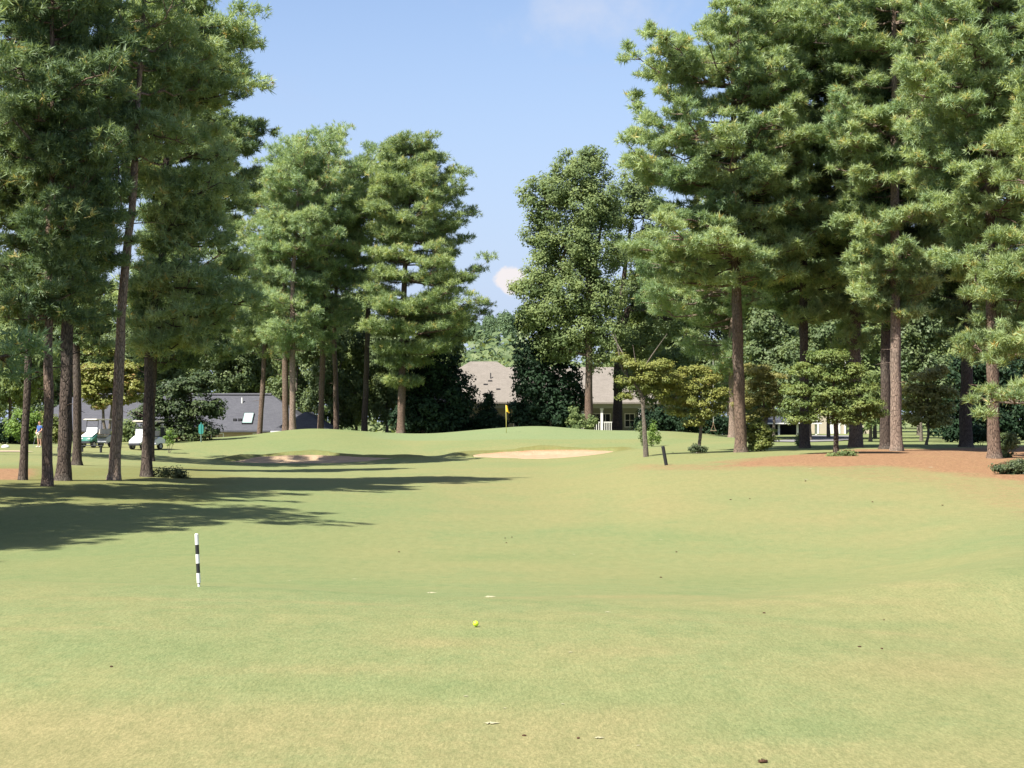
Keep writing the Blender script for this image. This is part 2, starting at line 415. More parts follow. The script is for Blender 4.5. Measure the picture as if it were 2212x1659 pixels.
def grass_colour(t, g, with_masks=True):
    """turf colour from world position: dormant tan patches over green, mower lines, fine grain"""
    big = noise(t, mapping(t, g, (0.10, 0.07, 0.0), (3.1, 0, 0)), 1.0, 5.0, 0.6, 0.6)
    med = noise(t, mapping(t, g, (0.50, 0.28, 0.0)), 1.0, 5.0, 0.62)
    fine = noise(t, mapping(t, g, (9.0, 6.0, 0.0)), 1.0, 5.0, 0.72)
    grain = noise(t, mapping(t, g, (70.0, 26.0, 0.0)), 1.0, 4.0, 0.75)
    mow = noise(t, mapping(t, g, (0.05, 0.42, 0.0), (0, 0, 0), (0, 0, math.radians(-7))), 1.0, 2.0, 0.5)
    s = math_n(t, 'ADD', math_n(t, 'MULTIPLY', big, 0.55), math_n(t, 'MULTIPLY', med, 0.32))
    s = math_n(t, 'ADD', s, math_n(t, 'MULTIPLY', mow, 0.12))
    s = math_n(t, 'ADD', s, math_n(t, 'MULTIPLY', math_n(t, 'SUBTRACT', noise(t, mapping(t, g, (2.0, 1.0, 0.0)), 1.0, 4.0, 0.65), 0.3), 0.25))
    s = math_n(t, 'ADD', s, math_n(t, 'MULTIPLY', math_n(t, 'SUBTRACT', fine, 0.5), 0.34))
    c = mix(t, ramp(t, s, 0.40, 0.64), GRASS_GREEN, GRASS_DRY)
    c = mix(t, ramp(t, s, 0.60, 0.80, 0, 0.6), c, GRASS_TAN)
    return c, s, fine, grain, med
GRASS_GREEN = (0.152, 0.180, 0.083)
GRASS_DRY = (0.186, 0.187, 0.087)
GRASS_TAN = (0.212, 0.194, 0.092)
gm, t, o = new_mat('turf')
b = principled(t, o, 0.95, 0.08)
g = coords(t)
c, s, fine, grain, med = grass_colour(t, g)
def attr(t, n):
    a = t.nodes.new('ShaderNodeAttribute'); a.attribute_name = n; return a.outputs['Fac']
c = mix(t, math_n(t, 'MULTIPLY', attr(t, 'dry'), ramp(t, math_n(t, 'ADD', med, math_n(t, 'MULTIPLY', fine, 0.4)), 0.45, 0.85, 0.35, 0.95)), c, mix(t, fine, (0.184, 0.168, 0.082), (0.232, 0.206, 0.102)))
c = mix(t, math_n(t, 'MULTIPLY', attr(t, 'lush'), 0.54), c, mix(t, med, (0.116, 0.157, 0.067), (0.160, 0.186, 0.084)))
c = mix(t, math_n(t, 'MULTIPLY', attr(t, 'green'), 0.8), c, mix(t, med, (0.142, 0.190, 0.098), (0.175, 0.206, 0.108)))
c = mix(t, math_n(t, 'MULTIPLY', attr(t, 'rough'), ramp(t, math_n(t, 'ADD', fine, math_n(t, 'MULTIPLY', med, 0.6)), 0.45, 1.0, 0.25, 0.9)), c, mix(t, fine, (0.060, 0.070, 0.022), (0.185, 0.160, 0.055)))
strawc = mix(t, ramp(t, math_n(t, 'ADD', fine, math_n(t, 'MULTIPLY', noise(t, mapping(t, g, (3.5, 5.0, 0)), 1.0, 5, 0.7), 0.8)), 0.55, 1.25), (0.120, 0.060, 0.036), (0.330, 0.198, 0.118))
strawc = mix(t, ramp(t, med, 0.5, 0.75, 0, 0.5), strawc, (0.25, 0.165, 0.085))
sm = math_n(t, 'ADD', attr(t, 'straw'), math_n(t, 'MULTIPLY', math_n(t, 'SUBTRACT', math_n(t, 'ADD', math_n(t, 'MULTIPLY', fine, 0.5), math_n(t, 'MULTIPLY', noise(t, mapping(t, g, (1.3, 1.9, 0)), 1.0, 6, 0.7), 0.7)), 0.6), 1.5))
sm = math_n(t, 'MULTIPLY', ramp(t, sm, 0.15, 0.85), ramp(t, attr(t, 'straw'), 0.0, 0.2))
c = mix(t, sm, c, strawc)
clump = noise(t, mapping(t, g, (42.0, 9.0, 0.0)), 1.0, 4.0, 0.7)
tuftn = noise(t, mapping(t, g, (5.0, 1.6, 0.0), (7, 3, 0)), 1.0, 4.0, 0.7)
c = mix(t, ramp(t, clump, 0.30, 0.70), mix(t, 1.0, c, (0.83, 0.86, 0.81, 1), 'MULTIPLY'), mix(t, 1.0, c, (1.15, 1.13, 1.11, 1), 'MULTIPLY'))
c = mix(t, ramp(t, tuftn, 0.28, 0.72), mix(t, 1.0, c, (0.90, 0.93, 0.90, 1), 'MULTIPLY'), mix(t, 1.0, c, (1.08, 1.06, 1.06, 1), 'MULTIPLY'))
c = mix(t, ramp(t, grain, 0.2, 0.8, 0.0, 1.0), mix(t, 1.0, c, (0.74, 0.76, 0.70, 1), 'MULTIPLY'), mix(t, 1.0, c, (1.24, 1.22, 1.20, 1), 'MULTIPLY'))
L(t, c, b.inputs['Base Color'])
bump(t, math_n(t, 'ADD', math_n(t, 'MULTIPLY', fine, 0.5), math_n(t, 'MULTIPLY', grain, 0.6)), 0.45, 0.035, b)
tag(link_mesh('ground', strawm, gm), kind='structure')

# sand
sandm, t, o = new_mat('bunker_sand'); b = principled(t, o, 0.95, 0.1); g = coords(t)
f1 = noise(t, g, 1.6, 5, 0.6); f2 = noise(t, g, 14.0, 4, 0.7)
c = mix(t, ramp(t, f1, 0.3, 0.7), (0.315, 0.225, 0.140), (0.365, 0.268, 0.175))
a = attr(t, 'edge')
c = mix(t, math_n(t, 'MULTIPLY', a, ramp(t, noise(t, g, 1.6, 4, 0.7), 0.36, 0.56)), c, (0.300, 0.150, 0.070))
L(t, c, b.inputs['Base Color']); bump(t, math_n(t, 'ADD', f2, math_n(t, 'MULTIPLY', noise(t, g, 4.5, 3, 0.6), 1.6)), 0.8, 0.06, b)
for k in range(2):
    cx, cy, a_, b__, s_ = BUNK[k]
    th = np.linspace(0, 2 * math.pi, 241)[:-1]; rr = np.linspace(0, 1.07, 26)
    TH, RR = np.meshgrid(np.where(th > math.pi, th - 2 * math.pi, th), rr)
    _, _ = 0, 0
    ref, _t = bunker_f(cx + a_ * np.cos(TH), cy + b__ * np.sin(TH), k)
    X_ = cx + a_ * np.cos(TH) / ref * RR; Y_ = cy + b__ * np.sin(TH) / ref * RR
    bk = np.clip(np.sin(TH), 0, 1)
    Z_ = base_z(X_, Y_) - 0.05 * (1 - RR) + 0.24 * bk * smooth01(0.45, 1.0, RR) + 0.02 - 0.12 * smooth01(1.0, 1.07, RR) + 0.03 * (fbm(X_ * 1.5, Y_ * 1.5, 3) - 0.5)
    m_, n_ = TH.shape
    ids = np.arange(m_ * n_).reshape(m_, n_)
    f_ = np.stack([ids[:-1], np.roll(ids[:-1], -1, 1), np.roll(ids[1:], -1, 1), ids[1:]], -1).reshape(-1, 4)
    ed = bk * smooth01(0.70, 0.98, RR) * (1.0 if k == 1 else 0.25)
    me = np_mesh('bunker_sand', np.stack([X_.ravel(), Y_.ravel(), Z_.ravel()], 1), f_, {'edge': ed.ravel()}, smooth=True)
    so_ = link_mesh('bunker_sand', me, sandm)
    tag(so_, kind='structure')

# road and path: sheets laid on the turf
def ribbon(name, pts, width, mat, lift, n=80):
    p = np.array(pts, float); s = np.linspace(0, len(p) - 1, n)
    cx = pchip(np.arange(len(p)), p[:, 0], s); cy = pchip(np.arange(len(p)), p[:, 1], s)
    tx = np.gradient(cx); ty = np.gradient(cy); l = np.hypot(tx, ty); tx /= l; ty /= l
    lat = np.linspace(-0.5, 0.5, 9) * width
    Xr = cx[:, None] - ty[:, None] * lat; Yr = cy[:, None] + tx[:, None] * lat
    Zr = ground_z(Xr, Yr) + lift
    ids = np.arange(n * 9).reshape(n, 9)
    f = np.stack([ids[:-1, :-1], ids[:-1, 1:], ids[1:, 1:], ids[1:, :-1]], -1).reshape(-1, 4)
    return tag(link_mesh(name, np_mesh(name, np.stack([Xr.ravel(), Yr.ravel(), Zr.ravel()], 1), f, smooth=True), mat), kind='structure')
asph = plain('worn_asphalt', (0.20, 0.19, 0.19), 0.9, 0.2, 0.12, 1.5)
pathm = plain('path_dust', (0.42, 0.33, 0.24), 0.95, 0.1, 0.15, 1.2)
ribbon('road', [(W(1660, 950, 112)[0], 112), (W(1735, 950, 118)[0], 118), (W(1800, 945, 136)[0], 136), (W(1800, 945, 158)[0], 158)], 4.2, asph, 0.05)
ribbon('path', [(W(-420, 975, 95)[0], 92), (W(-120, 975, 100)[0], 99.0), (W(0, 975, 102)[0], 101.0), (W(75, 975, 103)[0], 102.0)], 2.2, pathm, 0.04)

# ------------------------------------------------------------------ trees
def unit(v): return v / np.maximum(np.linalg.norm(v, axis=-1, keepdims=True), 1e-9)
def tubes(P, R, s):
    """many tubes at once: P (n,p,3) centre lines, R (n,p) radii, s sides -> verts, quads"""
    n, p, _ = P.shape
    T = unit(np.gradient(P, axis=1)) if p > 2 else unit(np.repeat((P[:, 1:] - P[:, :1]), 2, 1))
    ref = np.where(np.abs(T[..., 2:3]) > 0.9, np.array([1.0, 0, 0]), np.array([0, 0, 1.0]))
    A = unit(np.cross(T, ref)); B = np.cross(T, A)
    an = np.arange(s) * 2 * math.pi / s
    V = P[:, :, None] + R[:, :, None, None] * (A[:, :, None] * np.cos(an)[:, None] + B[:, :, None] * np.sin(an)[:, None])
    base = (np.arange(n) * p * s)[:, None, None]; i = np.arange(p - 1)[None, :, None] * s; j = np.arange(s)[None, None]; j2 = (j + 1) % s
    F = np.stack([base + i + j, base + i + j2, base + i + s + j2, base + i + s + j], -1).reshape(-1, 4)
    return V.reshape(-1, 3), F
class Geo:
    def __init__(s): s.v = []; s.f = []; s.t = []; s.n = 0
    def add(s, V, F, T=None):
        s.v.append(V); s.f.append(F + s.n); s.n += len(V)
        if T is not None: s.t.append(T)
    def mesh(s, name, smooth=False):
        return np_mesh(name, np.concatenate(s.v), np.concatenate(s.f), {'tint': np.concatenate(s.t)} if s.t else None, smooth)
def tufts(rs, C, D, size, m, width, tint, spread=0.9):
    """needle brushes: every tuft m needles sprayed round its shoot"""
    n = len(C)
    rnd = unit(rs.normal(size=(n, m, 3)))
    dirs = unit(D[:, None] * 0.62 + rnd * spread)
    ln = size[:, None] * (0.75 + 0.5 * rs.rand(n, m))
    base = C[:, None] - D[:, None] * (size[:, None] * 0.7 * rs.rand(n, m))[..., None]
    tip = base + dirs * ln[..., None]
    face = unit(unit(rs.normal(size=(n, m, 3))) * 0.75 + 0.6 * D[:, None] + np.array([0, 0, 0.45]))
    side = unit(np.cross(dirs, face)) * (width * size[:, None] * (0.7 + 0.6 * rs.rand(n, m)))[..., None]
    V = np.stack([base + dirs * (ln * 0.15)[..., None] - side, base + dirs * (ln * 0.15)[..., None] + side, tip], 2).reshape(-1, 3)
    T = np.repeat(np.clip(tint[:, None] + 0.10 * rs.normal(size=(n, m)), 0, 1).ravel(), 3)
    return V, np.arange(n * m * 3).reshape(-1, 3), T
def leaves(rs, C, Nn, size, tint):
    n = len(C)
    a = unit(np.cross(Nn, unit(rs.normal(size=(n, 3))))); b = np.cross(Nn, a)
    s = size[:, None]; fold = Nn * s * (0.18 * rs.rand(n, 1))
    V = np.stack([C - a * s, C + b * s * 0.55 + fold, C + a * s, C - b * s * 0.55 + fold], 1).reshape(-1, 3)
    return V, np.arange(n * 4).reshape(-1, 4), np.repeat(tint, 4)
def interp_poly(pts, z):
    p = pts[np.argsort(pts[:, 2])]
    return np.stack([np.interp(z, p[:, 2], p[:, 0]), np.interp(z, p[:, 2], p[:, 1])], -1)

BARKS = [bark('pine_bark', (0.035, 0.026, 0.022), (0.12, 0.085, 0.065), (0.25, 0.175, 0.13)),
         bark('pale_pine_bark', (0.06, 0.045, 0.035), (0.20, 0.145, 0.115), (0.36, 0.27, 0.21)),
         bark('dark_pine_bark', (0.02, 0.016, 0.015), (0.065, 0.05, 0.042), (0.13, 0.10, 0.08))]
greybark = bark('grey_bark', (0.05, 0.042, 0.036), (0.15, 0.125, 0.10), (0.27, 0.23, 0.185), 2.0)
NEEDLES = [foliage('near_pine_needles', (0.155, 0.248, 0.122), (0.395, 0.485, 0.240), (0.54, 0.42, 0.16), 0.40, 0.5, 0.3),
           foliage('olive_pine_needles', (0.140, 0.215, 0.098), (0.355, 0.435, 0.190), (0.54, 0.43, 0.16), 0.40, 0.5, 0.3),
           foliage('shaded_pine_needles', (0.075, 0.132, 0.064), (0.232, 0.310, 0.145), (0.38, 0.32, 0.12), 0.38, 0.5, 0.3)]  # last one: darker needle copy, shade of dim crowns put into its colour

NTRI = 0
DENS = 1.0; WH = 0.92; PADN = 17
def pine(label, d, trunk, profile, r0, seed, bark_i=0, needle_i=0, whorl=0.62, tuft=0.27, m=20, width=0.045, dens=1.0, depth=1.0, droop=0.0, snags=6, group=None, drop=0.17, flat=0.25, pad=0.44, tilt1=0.40, tn=0.13, nbr=(3, 6), rch=(0.55, 0.8, 1.0, 1.08, 1.2), name='pine_tree', lean=0.0):
    if trunk[0][0] < 2212 and trunk[0][0] > 0 and d < 100 and 'shaded pine' not in label:
        d_ = ground_d(*trunk[0]); r0 *= d_ / d; tuft *= (d_ / d) ** 0.5; pad *= (d_ / d) ** 0.5; d = d_
    dens *= DENS; whorl *= WH; tuft *= 0.92; width *= 1.75; m = max(11, int(m * 0.85))
    rs = np.random.RandomState(seed)
    base = np.array(G(trunk[0][0], d, 0.12))
    pts = [base] + [np.array(W(X, r, d)) for X, r in trunk[1:]]
    pts = np.array(pts)
    pts[1:, 1] += lean * (pts[1:, 2] - base[2])
    prof = np.array([(W(X0, r, d)[2], W(X0, r, d)[0], W(X1, r, d)[0]) for r, X0, X1 in profile]); prof = prof[np.argsort(prof[:, 0])]
    ztop = prof[-1, 0]; zlow = prof[0, 0]
    if pts[-1, 2] < ztop:
        xm = 0.5 * (prof[-1, 1] + prof[-1, 2]); pts = np.vstack([pts, [xm, pts[-1, 1], ztop]])
    # trunk: a tapered, slightly wavering tube with a flared foot
    H = pts[-1, 2] - base[2]
    zq = np.concatenate([[0, 0.15, 0.4, 0.9], np.linspace(1.8, H, 22)]) + base[2]
    xy = interp_poly(pts, zq); xy[4:] += 0.05 * (rs.rand(len(zq) - 4, 2) - 0.5)
    P = np.concatenate([xy, zq[:, None]], 1)[None]
    h = (zq - base[2]) / H
    R = (r0 * (1 - 0.80 * h ** 1.25) + r0 * np.array([0.55, 0.32, 0.14, 0.03] + [0] * 22))[None]
    wood = Geo(); V, F = tubes(P, R, 12)
    V = V + (0.06 * r0) * rs.normal(size=V.shape); wood.add(V, F)
    crown = Geo()
    Bp = []; Br = []; Cc = []; Dd = []
    Sp = []; Sr = []
    zt = zlow
    while zt < ztop - 0.2:
        f = (zt - zlow) / (ztop - zlow)
        nb = rs.randint(*nbr)
        a0 = rs.rand() * 6.28
        xl, xr = np.interp(zt, prof[:, 0], prof[:, 1]), np.interp(zt, prof[:, 0], prof[:, 2])
        for q in range(nb):
            if rs.rand() < drop: continue
            az = a0 + q * 2 * math.pi / nb + rs.normal() * 0.3
            cc = interp_poly(pts, np.array([zt]))[0]
            Ll = max(0.5, cc[0] - xl); Lr = max(0.5, xr - cc[0])
            ca, sa = math.cos(az), math.sin(az)
            e = abs(ca); reach = (e * (Lr if ca > 0 else Ll) + (1 - e) * 0.5 * (Ll + Lr) * depth)
            reach *= rs.choice(rch) * rs.uniform(0.9, 1.08)
            tilt = (-0.06 - droop) * (1 - f) + tilt1 * f ** 1.7 + rs.normal() * tn
            rise = reach * math.tan(tilt)
            zb = max(zt - rise, base[2] + 1.5) + rs.normal() * 0.15
            if zb > ztop - 0.1: zb = ztop - 0.1
            cb = interp_poly(pts, np.array([zb]))[0]
            tq = np.linspace(0, 1, 6)
            curve = np.stack([cb[0] + ca * reach * tq, cb[1] + sa * reach * tq, zb + (zt - zb) * tq ** 1.2 - 0.10 * reach * np.sin(tq * math.pi) * 0.6 + 0.10 * reach * tq ** 4], 1)
            curve[1:] += rs.normal(size=(5, 3)) * 0.035 * reach
            rb = 0.020 + 0.014 * reach
            Bp.append(curve); Br.append(np.linspace(rb, 0.010, 6))
            # boughs end in flattened pads of needle brushes, bright on top and open below
            npad = max(2, int(round(reach / (pad * 1.05)))) + rs.randint(0, 2)
            for tv in np.linspace(0.20 if reach > 1.6 else 0.5, 1.0, npad):
                tv = min(1.0, tv + rs.normal() * 0.04); k = tv * 5; i = min(int(k), 4); p0 = curve[i] * (1 - (k - i)) + curve[i + 1] * (k - i)
                for sg in ((-1, 1) if (tv < 0.88 and reach > 1.8) else (0,)):
                    if sg and rs.rand() < 0.22: continue
                    lat = sg * rs.uniform(0.12, 0.40) * (1.15 - 0.75 * tv) * reach
                    rp = pad * rs.uniform(0.60, 1.65)
                    pc = p0 + np.array([-sa * lat, ca * lat, 0]) + np.array([ca, sa, 0]) * abs(lat) * 0.55 + np.array([0, 0, 0.12 + 0.20 * f]) * rp + rs.normal(size=3) * np.array([0.14, 0.14, 1.8 * tn * pad / 0.44])
                    Sp.append([p0, 0.5 * (p0 + pc) + rs.normal(size=3) * 0.05, pc]); Sr.append([0.020 + 0.006 * reach, 0.016, 0.008])
                    nt = max(6, int(PADN * dens * rs.uniform(0.75, 1.2) * (rp / pad) ** 1.6))
                    v = unit(rs.normal(size=(nt, 3))); v[:, 2] = np.where(v[:, 2] < -0.25, -v[:, 2], v[:, 2])
                    rr = rs.rand(nt, 1) ** 0.45
                    Cc.append(pc + v * rr * rp * np.array([1.0, 1.0, 0.50 + flat * 0.3]))
                    Dd.append(unit(v * np.array([1, 1, 0.8]) + np.array([ca * 0.25, sa * 0.25, 0.45]) + rs.normal(size=(nt, 3)) * 0.28))
            Cc.append(curve[-1:] + rs.normal(size=(3, 3)) * 0.07); Dd.append(np.array([[ca, sa, 0.6]]) + rs.normal(size=(3, 3)) * 0.3)
        zt += whorl * rs.uniform(0.6, 1.4)
    for q in range(60):
        zz = ztop - rs.rand() ** 1.5 * 1.6; cc = interp_poly(pts, np.array([zz]))[0]
        Cc.append((np.array([cc[0], cc[1], zz]) + rs.normal(size=3) * np.array([0.9, 0.9, 0.3]) * pad)[None]); Dd.append(np.array([[rs.normal() * 0.5, rs.normal() * 0.5, 1.0]]))
    for q in range(snags):      # dead stubs below the crown
        zz = base[2] + (zlow - base[2]) * rs.uniform(0.45, 1.0) if zlow > base[2] + 3 else base[2] + 2
        cc = interp_poly(pts, np.array([zz]))[0]; az = rs.rand() * 6.28; l = rs.uniform(0.3, 1.3)
        dv = np.array([math.cos(az), math.sin(az), rs.uniform(-0.2, 0.5)])
        p0 = np.array([cc[0], cc[1], zz]); Sp.append([p0, p0 + dv * l * 0.5, p0 + dv * l + rs.normal(size=3) * 0.08]); Sr.append([0.028, 0.018, 0.008])
    V, F = tubes(np.array(Bp), np.array(Br), 5); wood.add(V, F)
    V, F = tubes(np.array(Sp), np.array(Sr), 3); wood.add(V, F)
    Cc = np.concatenate(Cc); Dd = unit(np.concatenate(Dd)); n = len(Cc)
    low = vnoise(Cc[:, 0] * 0.9 + 500, Cc[:, 2] * 0.9 + Cc[:, 1] * 0.5 + 500)
    tint = np.clip(0.15 + 0.55 * rs.rand(n) * low + 0.25 * low, 0, 0.80)
    old = rs.rand(n) < 0.035
    tint[old] = 0.92
    V, F, T = tufts(rs, Cc, Dd, tuft * rs.uniform(0.8, 1.25, n), m, width, tint)
    crown.add(V, F, T)
    global NTRI; NTRI += n * m
    root = empty(name, tuple(base + np.array([0, 0, 0.12])), label, 'pine tree', group)
    off = -np.array(root.location)
    for g_, nm_, mt_, sm in ((wood, 'trunk', BARKS[bark_i], True), (crown, 'crown', NEEDLES[needle_i], False)):
        g_.v = [v + off for v in g_.v]
        link_mesh(nm_, g_.mesh(nm_, sm), mt_, root)
    return root, n * m

def broadleaf(name, label, cat, base, stems, blobs, leaf, lmat, wmat, seed, rc=0.7, per=34, cover=1.0, flat=0.75, up=0.5, group=None, r0=0.25, thick=0.28, tint0=0.0, stubs=0):
    """a broad-leaved tree or shrub. base: world point, stems: list of polylines from the base (world, relative),
    blobs: ellipsoids (centre rel. to base, radii) that carry leaf clumps"""
    rs = np.random.RandomState(seed)
    wood = Geo(); crown = Geo()
    tops = []
    for st in stems:
        p = np.array(st, float); n = 8
        q = np.linspace(0, len(p) - 1, n); P = np.stack([np.interp(q, np.arange(len(p)), p[:, i]) for i in range(3)], 1)
        P[1:-1] += rs.normal(size=(n - 2, 3)) * r0 * 0.15
        R = np.linspace(r0, r0 * 0.30, n); R[0] *= 1.35
        V, F = tubes(P[None], R[None], 9); wood.add(V, F); tops.append(P)
    allp = np.concatenate(tops)
    Lp = []; Lr = []
    Cs = []; Ns = []; Ss = []; Ts = []
    for (c, r) in blobs:
        c = np.array(c, float); r = np.array(r, float)
        area = 4 * math.pi * ((r[0] * r[1]) ** 1.6 / 3 + (r[0] * r[2]) ** 1.6 / 3 + (r[1] * r[2]) ** 1.6 / 3) ** (1 / 1.6)
        nclump = max(4, int(area / (rc * rc * 1.5) * cover))
        dirs = unit(rs.normal(size=(nclump, 3)))
        rad = 1 - thick * 2 * rs.rand(nclump) ** 2.0
        cc = c + dirs * r * rad[:, None]
        j = np.argmin(np.linalg.norm(allp - (c - np.array([0, 0, r[2] * 0.6])), axis=1)); s0 = allp[j]
        mid = 0.5 * (s0 + c) + rs.normal(size=3) * 0.15 * np.linalg.norm(c - s0)
        Lp.append([s0, mid, c]); Lr.append([r0 * 0.38, r0 * 0.24, r0 * 0.10])
        for w in range(min(nclump, 9)):
            Lp.append([c * 0.6 + mid * 0.4, 0.5 * (c + cc[w]) + rs.normal(size=3) * 0.1, cc[w]]); Lr.append([r0 * 0.14, r0 * 0.09, r0 * 0.035])
        nl = per
        size_c = rc * rs.uniform(0.6, 1.25, nclump)
        loc = rs.normal(size=(nclump, nl, 3)); loc = unit(loc) * (rs.rand(nclump, nl, 1) ** 0.45)
        loc = loc * size_c[:, None, None] * np.array([1, 1, flat])
        pos = cc[:, None] + loc
        nor = unit(unit(loc) * 0.55 + dirs[:, None] * 0.35 + np.array([0, -0.15, up]) + rs.normal(size=loc.shape) * 0.36)
        Cs.append(pos.reshape(-1, 3)); Ns.append(nor.reshape(-1, 3)); Ss.append(leaf * rs.uniform(0.65, 1.3, nclump * nl))
        tb = np.clip(tint0 + 0.45 * rs.rand(nclump, 1) + 0.30 * rs.rand(nclump, nl), 0, 1)
        Ts.append(tb.ravel())
    V, F, T = leaves(rs, np.concatenate(Cs), np.concatenate(Ns), np.concatenate(Ss), np.concatenate(Ts)); crown.add(V, F, T)
    for q in range(stubs):
        p0 = allp[-1 - rs.randint(3)]; dv = np.array([rs.normal() * 0.35, rs.normal() * 0.35, 1.0]); l = rs.uniform(1.6, 2.6)
        Lp.append([p0, p0 + dv * l * 0.5 + rs.normal(size=3) * 0.15, p0 + dv * l + rs.normal(size=3) * 0.2]); Lr.append([0.05, 0.035, 0.012])
    V, F = tubes(np.array(Lp), np.array(Lr), 5); wood.add(V, F)
    root = empty(name, tuple(base), label, cat, group)
    link_mesh('trunk' if 'tree' in name or 'dogwood' in name else 'stem', wood.mesh('trunk', True), wmat, root)
    link_mesh('crown' if 'tree' in name or 'dogwood' in name else 'foliage', crown.mesh('crown'), lmat, root)
    return root
def blobs_px(base, d, items):
    """ellipsoids given by survey columns/rows and sizes at distance d -> relative to base"""
    out = []
    for (X, r, rx, rz, *dy) in items:
        p = np.array(W(X, r, d + (dy[0] if dy else 0))); s = K * d
        ry = dy[1] if len(dy) > 1 else rx * s * 0.85
        out.append((p - np.array(base), (rx * s, ry, rz * s)))
    return out
def px(base, d, pts): return [(0, 0, -0.1)] + [tuple(np.array(W(X, r, d)) - np.array(base)) for X, r in pts]
def copy_tree(o):
    c = o.copy(); col.objects.link(c)
    for ch in o.children:
        q = ch.copy(); q.parent = c; col.objects.link(q)
    return c

# ------------------------------------------------------------------ pines: right-hand stand
GR = 'pines standing on the straw bed'
pine('tall pine with long limbs reaching over the dogwoods, first trunk right of the fairway', 75,
     [(1600, 977), (1590, 590), (1583, 200), (1578, 20)],
     [(5, 1510, 1690), (40, 1475, 1720), (75, 1440, 1730), (110, 1372, 1690), (150, 1400, 1710), (190, 1440, 1720), (230, 1390, 1740), (275, 1330, 1740), (330, 1328, 1740), (390, 1410, 1740), (450, 1425, 1750), (510, 1345, 1760), (560, 1352, 1750), (600, 1430, 1720)],
     0.270, 101, 0, 0, 0.95, 0.29, 22, 0.042, 1.0, 1.0, tn=0.06, nbr=(6, 10), rch=(0.75, 1.0, 1.05, 1.12), group=GR)
pine('pale trunk pine standing straight behind the first trunk right of the fairway', 134,
     [(1584, 945), (1582, 700), (1585, 480)],
     [(440, 1540, 1640), (500, 1450, 1700), (560, 1380, 1720), (630, 1370, 1730), (700, 1390, 1700), (760, 1440, 1660), (800, 1500, 1630)],
     0.36, 109, 1, 0, 0.95, 0.36, 18, 0.042, 0.95, pad=0.66, tn=0.08, nbr=(5, 8), group=GR)
pine('dark trunked pine rising behind the green dogwood on the straw bed', 85,
     [(1738, 968), (1735, 500), (1735, 0), (1735, -150)],
     [(-150, 1680, 1800), (-50, 1610, 1870), (100, 1600, 1900), (300, 1612, 1900), (500, 1610, 1880), (600, 1630, 1860), (690, 1660, 1830)],
     0.250, 102, 2, 0, 0.85, 0.30, 20, 0.045, 1.0, tn=0.09, nbr=(4, 7), group=GR)
pine('thick pine trunk with a wide foot, behind the dogwood and before the pale house', 98,
     [(1848, 966), (1846, 500), (1846, -60)],
     [(-120, 1800, 1900), (-60, 1760, 1960), (100, 1730, 1980), (300, 1730, 1990), (500, 1740, 1980), (640, 1760, 1950), (740, 1790, 1900)],
     0.370, 103, 0, 1, 0.75, 0.33, 16, 0.05, 0.9, group=GR)
pine('dark pine trunk close behind the pale straight trunk on the straw bed', 86,
     [(1912, 970), (1915, 500), (1915, -150)],
     [(-150, 1880, 1950), (0, 1790, 2060), (200, 1780, 2070), (400, 1790, 2060), (600, 1800, 2030), (700, 1850, 1980)],
     0.280, 104, 2, 2, 0.72, 0.31, 18, 0.05, 0.9, group=GR)
pine('pale straight pine trunk lit by the sun at the crest of the straw bed', 76,
     [(1936, 974), (1932, 500), (1932, -250)],
     [(-250, 1900, 1980), (-100, 1800, 2080), (100, 1770, 2130), (300, 1780, 2130), (470, 1800, 2110), (560, 1830, 2060), (690, 1880, 2000)],
     0.265, 105, 1, 0, 0.85, 0.29, 22, 0.042, 0.95, tn=0.09, nbr=(4, 7), group=GR)
pine('dark pine trunk in shade with a mossy foot beside the reddish dogwood', 92,
     [(2086, 966), (2090, 500), (2090, -100)],
     [(-100, 2050, 2120), (50, 1970, 2210), (300, 1960, 2230), (500, 1970, 2220), (650, 2000, 2190), (720, 2040, 2150)],
     0.350, 106, 2, 2, 0.72, 0.32, 18, 0.05, 0.9, group=GR)
pine('nearest pine of the straw bed, grey furrowed trunk with a shrub at its foot', 65,
     [(2148, 990), (2138, 500), (2138, -400)],
     [(-400, 2100, 2200), (-200, 2000, 2300), (0, 1955, 2340), (200, 1965, 2340), (400, 1990, 2330), (560, 2030, 2300), (660, 2080, 2250), (735, 2100, 2230)],
     0.245, 107, 0, 0, 0.85, 0.28, 22, 0.042, 0.95, tn=0.09, nbr=(4, 7), group=GR)
pine('pine whose low drooping boughs reach in from beyond the right edge', 62,
     [(2420, 1000), (2420, 500), (2420, -300)],
     [(-300, 2380, 2480), (0, 2250, 2600), (280, 2190, 2620), (420, 2150, 2600), (600, 2150, 2600), (760, 2130, 2600), (870, 2120, 2560), (960, 2220, 2520)],
     0.36, 108, 0, 1, 0.62, 0.28, 20, 0.044, 0.95, droop=0.10, group=GR)

